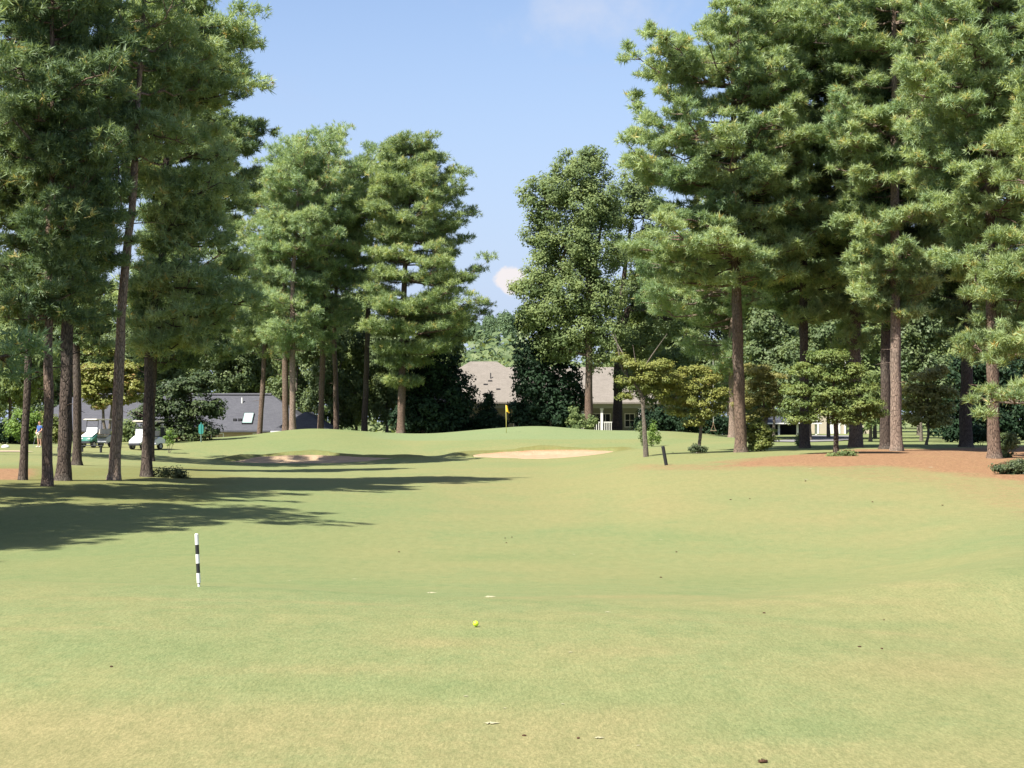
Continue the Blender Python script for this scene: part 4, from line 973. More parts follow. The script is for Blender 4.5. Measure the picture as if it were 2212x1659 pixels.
place('shrub', 'needle-like green sprout at the foot of the nearest straw bed pine', 'shrub', 2172, (988,), [[(2172, 980), (2170, 945)], [(2175, 985), (2200, 935)], [(2168, 985), (2160, 955)]],
      [(2165, 965, 16, 14), (2185, 955, 16, 16), (2172, 985, 20, 10), (2160, 945, 9, 10)], 0.07, LEAF_MID, 451, rc=0.22, per=30, cover=1.2, flat=0.9, up=0.3, r0=0.015, thick=0.45)
place('ground_cover', 'low ground cover patch on the straw at the right edge', 'ground cover', 2200, (1024,), [[(2200, 1018), (2200, 1012)]],
      [(2165, 1010, 20, 6), (2195, 1008, 30, 8), (2230, 1008, 36, 10), (2190, 1022, 30, 7), (2230, 1024, 34, 8), (2215, 1000, 26, 6)], 0.05, foliage('ground_cover_leaf', (0.05, 0.075, 0.035), (0.11, 0.14, 0.06), (0.17, 0.17, 0.08), 0.3), 452, rc=0.2, per=34, cover=1.3, r0=0.012, thick=0.45)
place('shrub', 'dark weeds at the foot of the wide bright green dogwood', 'shrub', 1826, (985,), [[(1826, 985), (1824, 975)]],
      [(1822, 978, 12, 8), (1842, 982, 14, 6), (1800, 984, 14, 5)], 0.05, LEAF_OAK, 453, rc=0.18, per=30, cover=1.2, r0=0.012, thick=0.45)
place('shrub', 'bright sprouts hugging the foot of the dark trunk behind the dogwood', 'shrub', 1730, (964,), [[(1730, 960), (1728, 945)]],
      [(1728, 950, 12, 14), (1738, 958, 9, 9)], 0.06, LEAF_MID, 454, rc=0.2, per=28, cover=1.2, r0=0.015, thick=0.45)
place('shrub', 'thicket of bare stemmed dark shrub behind the mossy footed pine', 'shrub', 2118, (963,), [[(2118, 960), (2112, 920)], [(2122, 962), (2135, 925)], [(2114, 962), (2098, 930)]],
      [(2118, 935, 30, 16), (2095, 945, 20, 12), (2140, 945, 20, 10)], 0.09, LEAF_DARK, 455, rc=0.32, per=26, cover=0.9, r0=0.025, thick=0.45)

# ------------------------------------------------------------------ far wood
def far_wood():
    rs = np.random.RandomState(77); n = 52000
    x = rs.uniform(-190, 190, n); y = 235 + rs.rand(n) * 40 + 0.0006 * x ** 2
    top = 8.0 + 9.0 * fbm(x * 0.06, y * 0.05, 3) + 3.0 * fbm(x * 0.35, y * 0.3, 2)
    z = rs.rand(n) ** 0.8 * top
    C = np.stack([x, y, ground_z(x, y) + z], 1)
    Nn = unit(np.stack([rs.normal(size=n) * 0.6 - 0.2, rs.normal(size=n) * 0.6 - 0.5, 0.5 + rs.rand(n)], 1))
    V, F, T = leaves(rs, C, Nn, rs.uniform(0.35, 0.8, n), np.clip(rs.rand(n) * 0.6 + 0.3 * vnoise(x * 0.4, z * 0.5), 0, 1))
    o = link_mesh('far_wood', np_mesh('far_wood', V, F, {'tint': T}), LEAF_MID)
    tag(o, 'dense far wood closing the view behind the houses', 'wood', kind='stuff')
far_wood()

# ------------------------------------------------------------------ shared materials
white = plain('white_paint', (0.70, 0.69, 0.66), 0.5, 0.4, 0.05, 3.0)
cream = plain('cream_siding', (0.52, 0.44, 0.33), 0.7, 0.3, 0.08, 2.0)
blackp = plain('black_paint', (0.02, 0.02, 0.022), 0.6, 0.3, 0.2, 6.0)
darkm = plain('dark_plastic', (0.03, 0.03, 0.034), 0.5, 0.4, 0.2, 9.0)
rubber = plain('tyre_rubber', (0.022, 0.021, 0.02), 0.85, 0.2, 0.2, 12.0)
steel = plain('worn_steel', (0.42, 0.42, 0.43), 0.4, 0.5, 0.1, 6.0, 0.8)
teal = plain('teal_paint', (0.035, 0.22, 0.19), 0.5, 0.4, 0.15, 5.0)
wood_m = plain('weathered_wood', (0.22, 0.16, 0.10), 0.85, 0.2, 0.25, 10.0)
glass_dark, t, o = new_mat('window_glass'); b = principled(t, o, 0.05, 0.6); b.inputs['Base Color'].default_value = (0.025, 0.03, 0.035, 1)
def shingles(name, a, b_, s=1.0):
    m, t, o = new_mat(name); b = principled(t, o, 0.9, 0.15); g = coords(t)
    br = t.nodes.new('ShaderNodeTexBrick'); br.inputs['Scale'].default_value = 1.0; br.inputs['Brick Width'].default_value = 0.33; br.inputs['Row Height'].default_value = 0.11
    br.inputs['Mortar Size'].default_value = 0.006; br.inputs['Color1'].default_value = (*a, 1); br.inputs['Color2'].default_value = (*b_, 1); br.inputs['Mortar'].default_value = tuple(x * 0.5 for x in a) + (1,)
    L(t, g, br.inputs['Vector'])
    n1 = noise(t, g, 0.8, 5, 0.7); n2 = noise(t, mapping(t, g, (7, 7, 14)), 1.0, 3, 0.7)
    c = mix(t, n1, mix(t, 1.0, br.outputs['Color'], (0.86, 0.86, 0.86, 1), 'MULTIPLY'), mix(t, 1.0, br.outputs['Color'], (1.12, 1.12, 1.12, 1), 'MULTIPLY'))
    c = mix(t, math_n(t, 'MULTIPLY', n2, 0.45), c, mix(t, 1.0, c, (0.6, 0.6, 0.6, 1), 'MULTIPLY'))
    L(t, c, b.inputs['Base Color']); return m
grey_roof = shingles('grey_shingles', (0.082, 0.083, 0.095), (0.100, 0.101, 0.113))
tan_roof = shingles('tan_shingles', (0.200, 0.178, 0.152), (0.235, 0.208, 0.180))
def brickwall():
    m, t, o = new_mat('red_brick'); b = principled(t, o, 0.9, 0.15); g = coords(t)
    br = t.nodes.new('ShaderNodeTexBrick'); br.inputs['Scale'].default_value = 1.0; br.inputs['Brick Width'].default_value = 0.22; br.inputs['Row Height'].default_value = 0.075
    br.inputs['Mortar Size'].default_value = 0.008; br.inputs['Color1'].default_value = (0.20, 0.075, 0.055, 1); br.inputs['Color2'].default_value = (0.27, 0.11, 0.08, 1); br.inputs['Mortar'].default_value = (0.32, 0.28, 0.24, 1)
    L(t, mapping(t, g, (1, 1, 1), (0, 0, 0), (math.pi / 2, 0, 0)), br.inputs['Vector']); L(t, br.outputs['Color'], b.inputs['Base Color']); return m
brick_m = brickwall()
def siding(name, c):
    m, t, o = new_mat(name); b = principled(t, o, 0.75, 0.25); g = coords(t)
    s = t.nodes.new('ShaderNodeSeparateXYZ'); L(t, g, s.inputs[0])
    fr = math_n(t, 'FRACT', math_n(t, 'MULTIPLY', s.outputs['Z'], 6.0))
    L(t, mix(t, ramp(t, fr, 0.0, 0.15), tuple(x * 0.6 for x in c), mix(t, noise(t, g, 1.5, 4), tuple(x * 0.92 for x in c), c)), b.inputs['Base Color'])
    bump(t, fr, 0.5, 0.02, b); return m
sage = siding('sage_siding', (0.24, 0.25, 0.20))
cream_s = siding('cream_lap_siding', (0.50, 0.44, 0.34))

def hip_roof(m, x0, x1, y0, y1, ze, zr, ov=0.45, left='hip', right='hip', thick=0.16):
    """hipped (or gabled) roof over a rectangle, ridge along x, with a fascia edge"""
    ax, bx, ay, by = x0 - ov, x1 + ov, y0 - ov, y1 + ov; ym = (ay + by) / 2; run = (by - ay) / 2
    la = ax + (run if left == 'hip' else 0); rb = bx - (run if right == 'hip' else 0)
    A, B, C, D = (ax, ay, ze), (bx, ay, ze), (bx, by, ze), (ax, by, ze); R1, R2 = (la, ym, zr), (rb, ym, zr)
    m.face([A, B, R2, R1]); m.face([C, D, R1, R2]); m.face([B, C, R2]); m.face([D, A, R1])
    lo = [(p[0], p[1], p[2] - thick) for p in (A, B, C, D)]
    for i in range(4):
        p, q = (A, B, C, D)[i], (A, B, C, D)[(i + 1) % 4]
        m.face([p, q, lo[(i + 1) % 4], lo[i]])
    m.face(lo[::-1])
def window(parent, x, y, z, w, h, frame=white, depth=0.07, mull=True):
    m = MB(); f = 0.08
    m.box(x - w / 2 - f, x + w / 2 + f, y - depth, y, z + h, z + h + f); m.box(x - w / 2 - f, x + w / 2 + f, y - depth - 0.03, y, z - f, z)
    m.box(x - w / 2 - f, x - w / 2, y - depth, y, z, z + h); m.box(x + w / 2, x + w / 2 + f, y - depth, y, z, z + h)
    if mull: m.box(x - 0.02, x + 0.02, y - depth + 0.01, y, z, z + h); m.box(x - w / 2, x - 0.02, y - depth + 0.015, y, z + h * 0.5 - 0.02, z + h * 0.5 + 0.02); m.box(x + 0.02, x + w / 2, y - depth + 0.015, y, z + h * 0.5 - 0.02, z + h * 0.5 + 0.02)
    fr = m.build('window', frame, parent)
    g_ = MB(); g_.box(x - w / 2 + 0.002, x + w / 2 - 0.002, y - 0.035, y - 0.012, z + 0.002, z + h - 0.002); g_.build('pane', glass_dark, fr)
    return fr
def child_at(root):           # a matrix-free offset: parts are modelled in the thing's own space
    return root

# ------------------------------------------------------------------ grey-roofed brick house (left)
def px_x(X, d): return W(X, 900, d)[0]
D1 = 164.0
hx0, hx1 = px_x(36, D1), px_x(676, D1)
zg = gz((hx0 + hx1) / 2, D1); ze = W(0, 930, D1)[2]; zr = W(0, 852, D1 + 5)[2]
house = empty('brick_house', ((hx0 + hx1) / 2, D1, zg), 'low red brick house under a wide grey hipped roof with a skylight', 'house')
w2 = (hx1 - hx0) / 2; e = ze - zg; r = zr - zg
m = MB(); m.box(-w2, w2, 0, 9.6, -1.2, e - 0.16); m.build('wall', brick_m, house)
m = MB(); m.box(-w2 - 0.02, w2 + 0.02, -0.06, 0, e - 0.62, e - 0.17); m.build('frieze_board', plain('tan_trim', (0.36, 0.27, 0.16), 0.7), house)
m = MB(); hip_roof(m, -w2, w2, 0, 9.6, e, r); roof = m.build('roof', grey_roof, house)
m = MB()
rl = w2 - 4.8
m.hexa([(-rl, 4.55, r - 0.02), (rl, 4.55, r - 0.02), (rl, 4.80, r + 0.07), (-rl, 4.80, r + 0.07), (-rl, 4.60, r + 0.05), (rl, 4.60, r + 0.05), (rl, 4.80, r + 0.12), (-rl, 4.80, r + 0.12)])
m.build('ridge_cap', plain('ridge_shingle', (0.08, 0.08, 0.09), 0.9), roof)
slope = (r - e) / (4.8 + 0.45)
def on_roof(X, row):
    """point of the front slope seen at (X, row), in the house's own space"""
    lo_, hi_ = -0.4, 4.8
    for _ in range(40):
        mid = (lo_ + hi_) / 2; zz = e + (mid + 0.45) * slope + zg
        if W(X, row, D1 + mid)[2] > zz: lo_ = mid
        else: hi_ = mid
    p = W(X, row, D1 + mid); return p[0] - house.location.x, mid, e + (mid + 0.45) * slope
sx, sy, sz = on_roof(536, 905)
def tilted(mb, cx, cy, cz, hw, hl, h0, h1):
    c_ = 1 / math.sqrt(1 + slope ** 2); s_ = slope * c_
    P = []
    for hh in (h0, h1):
        for (a, b_) in ((-hw, -hl), (hw, -hl), (hw, hl), (-hw, hl)):
            P.append((cx + a, cy + b_ * c_ - hh * s_, cz + b_ * s_ + hh * c_))
    mb.hexa(P)
m = MB(); tilted(m, sx, sy, sz, 0.52, 0.92, -0.05, 0.13); sky_l = m.build('skylight', darkm, roof)
m = MB(); tilted(m, sx, sy, sz, 0.45, 0.84, 0.125, 0.15); 
skyg, t, o = new_mat('skylight_glass'); b = principled(t, o, 0.12, 0.8); b.inputs['Base Color'].default_value = (0.30, 0.42, 0.38, 1); m.build('pane', skyg, sky_l)
for X in (507, 518):
    vx, vy, vz = on_roof(X, 908); m = MB(); m.box(vx - 0.16, vx + 0.16, vy - 0.16, vy + 0.16, vz - 0.06, vz + 0.20, 0.02); m.build('vent', darkm, roof)
vx, vy, vz = on_roof(523, 870); m = MB(); m.tube([(vx, vy, vz - 0.1), (vx, vy, vz + 0.52)], 0.085, 10); m.build('vent_pipe', white, roof)
# front wing, a lower hipped roof reaching toward the green
wx0, wx1 = px_x(606, D1) - house.location.x, px_x(716, D1) - house.location.x
m = MB(); m.box(wx0, wx1, -3.2, -0.07, -1.2, e - 0.17); m.build('wing_wall', brick_m, house)
ov = 0.45; mx = (wx0 + wx1) / 2; zr2 = e + (mx - wx0 + ov) * 0.62
m = MB()
A, B, C, Dd_ = (wx0 - ov, -3.2 - ov, e), (wx1 + ov, -3.2 - ov, e), (wx1 + ov, 4.5, e + 0.01), (wx0 - ov, 4.5, e + 0.01)
R1 = (mx, -3.2 - ov + (mx - wx0 + ov), zr2); R2 = (mx, 4.5, zr2)
m.face([A, B, R1]); m.face([B, C, R2, R1]); m.face([Dd_, A, R1, R2]); m.face([C, Dd_, R2])
lo = [(p[0], p[1], e - 0.16) for p in (A, B, C, Dd_)]
for i in range(4): m.face([(A, B, C, Dd_)[i], (A, B, C, Dd_)[(i + 1) % 4], lo[(i + 1) % 4], lo[i]])
m.build('wing_roof', grey_roof, house)
m = MB(); m.box(wx0 - ov, wx1 + ov, -3.2 - ov - 0.10, -3.2 - ov - 0.003, e - 0.15, e - 0.01); m.build('gutter', white, house)
for X in (150, 330, 470, 560):
    window(house, px_x(X, D1) - house.location.x, -0.003, 0.55, 1.1, 1.15)

# ------------------------------------------------------------------ tan-roofed house with a porch (centre)
D2 = 176.0
cx0, cx1 = px_x(985, D2), px_x(1475, D2)
zg2 = gz((cx0 + cx1) / 2, D2); e = W(0, 869, D2 - 0.45)[2] - zg2; r = W(0, 793, D2 + 5.5)[2] - zg2
h2 = empty('porch_house', ((cx0 + cx1) / 2, D2, zg2), 'sage sided house with a tall tan roof and a white railed porch behind the green', 'house')
w2 = (cx1 - cx0) / 2
m = MB(); m.box(-w2, w2, 2.6, 11.0, -0.8, e - 0.17); m.build('wall', sage, h2)
m = MB(); hip_roof(m, -w2, w2, 0, 11.0, e, r); roof2 = m.build('roof', tan_roof, h2)
def lx(X): return px_x(X, D2) - h2.location.x
m = MB(); m.box(-w2, w2, 0.0, 2.59, -0.8, 0.0); m.build('porch_deck', wood_m, h2)
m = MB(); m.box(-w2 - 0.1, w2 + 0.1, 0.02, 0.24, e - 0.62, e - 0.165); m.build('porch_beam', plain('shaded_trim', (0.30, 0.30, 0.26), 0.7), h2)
cols_ = [lx(v) for v in (1215, 1258, 1300, 1341, 1382, 1425)]
for x in cols_:
    m = MB(); m.box(x - 0.13, x + 0.13, 0.03, 0.23, 0.0, e - 0.63, 0.01); m.box(x - 0.19, x + 0.19, -0.01, 0.27, 0.0, 0.22); m.box(x - 0.18, x + 0.18, -0.004, 0.264, e - 0.80, e - 0.632); m.build('column', white, h2)
zt = W(0, 911, D2)[2] - zg2
def rail(x0, x1):
    m = MB(); m.box(x0, x1, 0.09, 0.17, zt - 0.10, zt); m.box(x0, x1, 0.10, 0.16, 0.08, 0.16)
    n = int((x1 - x0) / 0.22)
    for i in range(n):
        x = x0 + (i + 0.5) * (x1 - x0) / n; m.box(x - 0.035, x + 0.035, 0.105, 0.155, 0.161, zt - 0.101)
    m.build('railing', white, h2)
rail(cols_[1] + 0.2, cols_[2] - 0.2); rail(cols_[2] + 0.2, cols_[3] - 0.2); rail(cols_[0] + 0.2, cols_[1] - 0.2)
for X in (1290, 1311, 1364, 1060, 1120, 1170, 1410):
    window(h2, lx(X), 2.596, 0.25 if X in (1290, 1311) else 0.9, 0.95, 2.0 if X in (1290, 1311) else 1.35)
sl2 = (r - e) / 5.95
for X, row in ((1058, 828), (1048, 842), (1076, 850)):
    y_ = 3.0 if row < 835 else (2.4 if row < 846 else 1.6)
    x_ = lx(X); z_ = e + (y_ + 0.45) * sl2; m = MB(); m.box(x_ - 0.22, x_ + 0.22, y_ - 0.15, y_ + 0.15, z_ - 0.12, z_ + 0.16, 0.02); m.build('vent', darkm, roof2)
x_ = lx(1059); y_ = 3.4; z_ = e + (y_ + 0.45) * sl2; m = MB(); m.tube([(x_, y_, z_ - 0.1), (x_, y_, z_ + 0.7)], 0.06, 8); m.build('vent_pipe', darkm, roof2)
# taller hipped block at the left end, its front slope a hand's breadth proud of the long roof
up_ = 0.62 / sl2
m = MB(); hip_roof(m, lx(880), lx(1204), -0.12, 11.0 + 2 * up_, e + 0.03, r + 0.65); m.build('upper_roof', tan_roof, h2)

# ------------------------------------------------------------------ cream house and dark carport (right)
D3 = 178.0
zg3 = gz(px_x(1805, D3), D3)
h3 = empty('cream_house', (px_x(1805, D3), D3, zg3), 'tall cream lap sided house half hidden behind the wide green dogwood', 'house')
s3 = K * D3; ht = W(0, 742, D3)[2] - zg3
m = MB(); m.box(-38 * s3, 20 * s3, 0, 8.5, -0.4, ht); m.build('wall', cream_s, h3)
m = MB(); m.box(20.2 * s3, 85 * s3, 1.6, 8.3, -0.4, ht * 0.62); m.build('wing_wall', cream_s, h3)
m = MB(); hip_roof(m, -38 * s3, 20 * s3, 0, 8.5, ht + 0.17, ht + 2.6, 0.4); m.build('roof', grey_roof, h3)
m = MB(); hip_roof(m, 21.0 * s3, 85 * s3, 1.6, 8.3, ht * 0.62 + 0.17, ht * 0.62 + 2.0, 0.10); m.build('wing_roof', grey_roof, h3)
for x in (20.1 * s3 + 0.0, -38 * s3):
    m = MB(); m.box(x - 0.09, x + 0.09, -0.05, -0.003, -0.3, ht); m.build('corner_board', white, h3)
for x, z in ((-26, 5.6), (2, 5.6), (-26, 2.2), (2, 2.2)): window(h3, x * s3, -0.003, z, 0.9, 1.4)
for x in (36, 66): window(h3, x * s3, 1.597, 2.4, 0.9, 1.3)
m = MB()
x0 = -24 * s3; m.box(x0 + 0.6, x0 + 1.7, -0.06, -0.004, 0.0, 2.1); m.build('garage_door', white, h3)

D4 = 168.0
c0, c1 = px_x(1560, D4), px_x(1765, D4)
zg4 = gz((c0 + c1) / 2, D4); e4 = W(0, 913, D4)[2] - zg4; r4 = W(0, 884, D4 + 3)[2] - zg4
cp = empty('carport', ((c0 + c1) / 2, D4, zg4), 'low dark carport with slate grey roof and white posts behind the fading dogwood', 'carport')
w4 = (c1 - c0) / 2
m = MB(); hip_roof(m, -w4, w4, 0, 6.2, e4, r4, 0.4); m.build('roof', shingles('slate_shingles', (0.055, 0.06, 0.075), (0.075, 0.08, 0.095)), cp)
m = MB(); m.box(-w4 - 0.4, w4 + 0.4, -0.50, -0.403, e4 - 0.14, e4 - 0.01); m.build('gutter', white, cp)
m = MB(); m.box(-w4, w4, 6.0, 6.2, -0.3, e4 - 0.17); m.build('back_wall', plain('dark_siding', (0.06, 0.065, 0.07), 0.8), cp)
for i in range(6):
    x = -w4 + 0.1 + i * (2 * w4 - 0.2) / 5; m = MB(); m.box(x - 0.10, x + 0.10, 0.0, 0.2, -0.3, e4 - 0.165); m.build('post', white, cp)
p5 = G(1577, 146)
m = MB(); m.box(-0.06, 0.06, -0.06, 0.06, -0.2, 0.75, 0.01); m.box(-0.075, 0.075, -0.075, 0.075, 0.752, 0.79)
o_ = m.build('marker_post', white); o_.location = p5; tag(o_, 'short white square post left of the first straw bed pine trunk', 'post')

# ------------------------------------------------------------------ course furniture
yellow = plain('yellow_cloth', (0.72, 0.42, 0.03), 0.7, 0.2, 0.06, 5.0)
yellowp = plain('yellow_pole_paint', (0.55, 0.50, 0.14), 0.5, 0.4, 0.05, 5.0)
# flagstick on the green
fx, fy, fz = G(1093, 134.5)
flag = empty('flagstick', (fx, fy, fz), 'yellow flag hanging on a thin pale yellow flagstick on the putting green', 'flagstick')
m = MB(); m.tube([(0.03, 0, -0.1), (0.02, 0, 1.0), (-0.02, 0, 2.28)], [0.022, 0.020, 0.016], 8); m.build('pole', yellowp, flag, True)
m = MB()
nu, nv = 14, 10; grid = []
for i in range(nu):
    rowv = []
    for j in range(nv):
        s = j / (nv - 1); v = i / (nu - 1)
        wdt = 0.30 * (0.35 + 0.65 * v) 
        rowv.append(m.bm.verts.new((-0.008 + s * wdt, 0.07 * math.sin(s * 7.0 + v * 2) * s, 2.27 - v * 0.50 - 0.13 * s * (0.4 + v))))
    grid.append(rowv)
for i in range(nu - 1):
    for j in range(nv - 1): m.bm.faces.new((grid[i][j], grid[i][j + 1], grid[i + 1][j + 1], grid[i + 1][j]))
fl = m.build('flag', yellow, flag, True)
sm_ = fl.modifiers.new('thickness', 'SOLIDIFY'); sm_.thickness = 0.006

# striped distance pole in the fairway
PD = 16.4
bx_, by_, bz_ = G(431, PD)
H_ = W(424, 1154, PD)[2] - bz_; top_x = W(424.5, 1154, PD)[0] - bx_
pole = empty('striped_pole', (bx_, by_, bz_), 'black and white banded distance pole standing in the fairway on the left', 'distance pole')
zb0 = 0.0
edges = [zb0 + (H_ - zb0) * f for f in (0.07, 0.26, 0.445, 0.62, 0.80, 1.0)]
cols2 = [white, blackp, white, blackp, white]
def at_pole(z): return (top_x * z / H_, 0, z)
m = MB(); m.tube([at_pole(-0.15), at_pole(edges[0])], [0.012, 0.012], 14); m.build('ground_spike', steel, pole, True)
for i in range(5):
    m = MB(); m.tube([at_pole(edges[i]), at_pole(edges[i + 1])], 0.0185, 18)
    if i == 4: m.tube([at_pole(H_), at_pole(H_ + 0.006)], [0.018, 0.013], 18)
    q = m.build('band', cols2[i], pole); q['label'] = ('white band', 'black band')[i % 2]

# black leaning post
pd_ = ground_d(1440, 1005)
px_, py_, pz_ = G(1440, pd_)
tp = W(1432, 965, pd_)
m = MB(); m.tube([(0.02, 0, -0.2), (tp[0] - px_, 0.0, tp[2] - pz_)], [0.075, 0.075], 14); m.tube([(tp[0] - px_, 0, tp[2] - pz_), (tp[0] - px_ - 0.002, 0, tp[2] - pz_ + 0.02)], [0.07, 0.055], 14)
o_ = m.build('leaning_post', blackp); o_.location = (px_, py_, pz_); tag(o_, 'short black post leaning left at the edge of the straw bed', 'post')

# golf ball
bx_, by_, bz_ = G(1028, 13.0)
m = MB(); m.ball((0, 0, 0.0205), 0.0228, 0.0228, 0.0228, 24, 16)
ballm, t, o = new_mat('yellow_green_ball'); b = principled(t, o, 0.35, 0.5); g = coords(t)
v = t.nodes.new('ShaderNodeTexVoronoi'); v.inputs['Scale'].default_value = 260.0; L(t, g, v.inputs['Vector'])
b.inputs['Base Color'].default_value = (0.52, 0.72, 0.03, 1); bump(t, v.outputs['Distance'], 0.5, 0.002, b)
o_ = m.build('golf_ball', ballm, None, True); o_.location = (bx_, by_, bz_ + 0.006); tag(o_, 'bright yellow-green golf ball lying on the near fairway', 'golf ball')

# rope swing
sx_, sy_, sz_ = G(1541, 146.5)
sw = empty('rope_swing', (sx_, sy_, sz_), 'wooden seat swing on one long pale rope at the crest behind the dogwoods', 'swing')
rope = plain('pale_rope', (0.42, 0.42, 0.36), 0.8, 0.2, 0.1, 9.0)
zt_ = W(1541, 755, 146.5)[2] - sz_; z0 = 0.36
m = MB(); m.tube([(0, 0, z0 + 0.62), (0.0, 0, zt_)], 0.028, 6); m.build('rope', rope, sw)
m = MB(); m.tube([(-0.20, 0, z0), (0, 0, z0 + 0.62)], 0.025, 6); m.tube([(0.20, 0, z0), (0, 0, z0 + 0.62)], 0.025, 6); m.ball((0, 0, z0 + 0.64), 0.06, 0.06, 0.08); m.build('bridle', wood_m, sw)
m = MB(); m.box(-0.27, 0.27, -0.13, 0.13, z0 - 0.05, z0 + 0.01, 0.01); m.build('seat', wood_m, sw)

# teal hexagonal board on a post
wx_, wy_, wz_ = G(434.5, 124.0)
bw = empty('ball_washer', (wx_, wy_, wz_), 'teal hexagonal ball washer on a post right of the carts, before the grey roof', 'ball washer')
s_ = K * 124.0; ztop = W(434, 914, 124.0)[2] - wz_
m = MB(); m.tube([(0, 0, -0.2), (0, 0, ztop - 0.75)], 0.055, 10); m.build('post', plain('grey_green_post', (0.12, 0.16, 0.13), 0.7), bw)
hexo = [(-0.10, ztop - 0.82), (0.10, ztop - 0.82), (0.18, ztop - 0.70), (0.18, ztop - 0.20), (0.10, ztop - 0.08), (-0.10, ztop - 0.08), (-0.18, ztop - 0.20), (-0.18, ztop - 0.70)]
m = MB(); m.prism(hexo, 'y', -0.07, 0.07); m.box(-0.028, 0.028, -0.10, -0.072, ztop - 0.82, ztop - 0.06); m.build('case', teal, bw)
m = MB(); m.tube([(0, 0, ztop - 0.079), (0, 0, ztop)], 0.035, 10); m.ball((0, 0, ztop), 0.05, 0.05, 0.035); m.build('plunger', teal, bw)

# bench
bx_, by_, bz_ = G(198, 106.0)
bench = empty('bench', (bx_, by_, bz_), 'low dark backless bench on the grass in front of the left golf cart', 'bench')
m = MB(); m.box(-0.72, 0.72, -0.19, -0.01, 0.40, 0.45, 0.01); m.box(-0.72, 0.72, 0.01, 0.19, 0.40, 0.45, 0.01); m.build('seat', darkm, bench)
for x in (-0.60, 0.60):
    for y in (-0.14, 0.14):
        m = MB(); m.box(x - 0.035, x + 0.035, y - 0.03, y + 0.03, -0.1, 0.398); m.build('leg', darkm, bench)

# tee marker and stake near the golfer
tx_, ty_, tz_ = G(12, 111.0)
m = MB(); m.ball((0, 0, 0.03), 0.27, 0.20, 0.16, 18, 12)
for v_ in m.bm.verts:
    if v_.co.z < -0.04: v_.co.z = -0.04
o_ = m.build('tee_marker', white, None, True); o_.location = (tx_, ty_, tz_); tag(o_, 'rounded white tee marker on the grass at the far left edge', 'tee marker')
kx, ky, kz = G(124, 103.5)
m = MB(); m.tube([(0, 0, -0.15), (0.01, 0, 0.30)], [0.022, 0.018], 8); m.tube([(0.01, 0, 0.30), (0.012, 0, 0.33)], [0.018, 0.008], 8)
o_ = m.build('stake', plain('grey_stake', (0.16, 0.17, 0.15), 0.8)); o_.location = (kx, ky, kz); tag(o_, 'thin grey stake in the grass just before the golfer', 'stake')

# ------------------------------------------------------------------ golf carts
def wheel(parent, x, y, r=0.225, w=0.20):
    m = MB(); seg = 22
    prof = [(-w / 2, r * 0.62), (-w / 2, r * 0.92), (-w / 2 + 0.03, r), (w / 2 - 0.03, r), (w / 2, r * 0.92), (w / 2, r * 0.62)]
    rings = [[m.bm.verts.new((x + a, y + rr * math.cos(2 * math.pi * k / seg), r + rr * math.sin(2 * math.pi * k / seg))) for k in range(seg)] for a, rr in prof]
    for i in range(len(rings) - 1):
        for k in range(seg): m.bm.faces.new((rings[i][k], rings[i][(k + 1) % seg], rings[i + 1][(k + 1) % seg], rings[i + 1][k]))
    wh = m.build('wheel', rubber, parent, True)
    m = MB(); m.tube([(x - w / 2 + 0.025, y, r), (x + w / 2 - 0.025, y, r)], r * 0.63, 18); m.tube([(x - w / 2 + 0.005, y, r), (x + w / 2 - 0.005, y, r)], r * 0.18, 10)
    m.build('rim', plain('rim_grey', (0.45, 0.44, 0.42), 0.5, 0.4), wh)
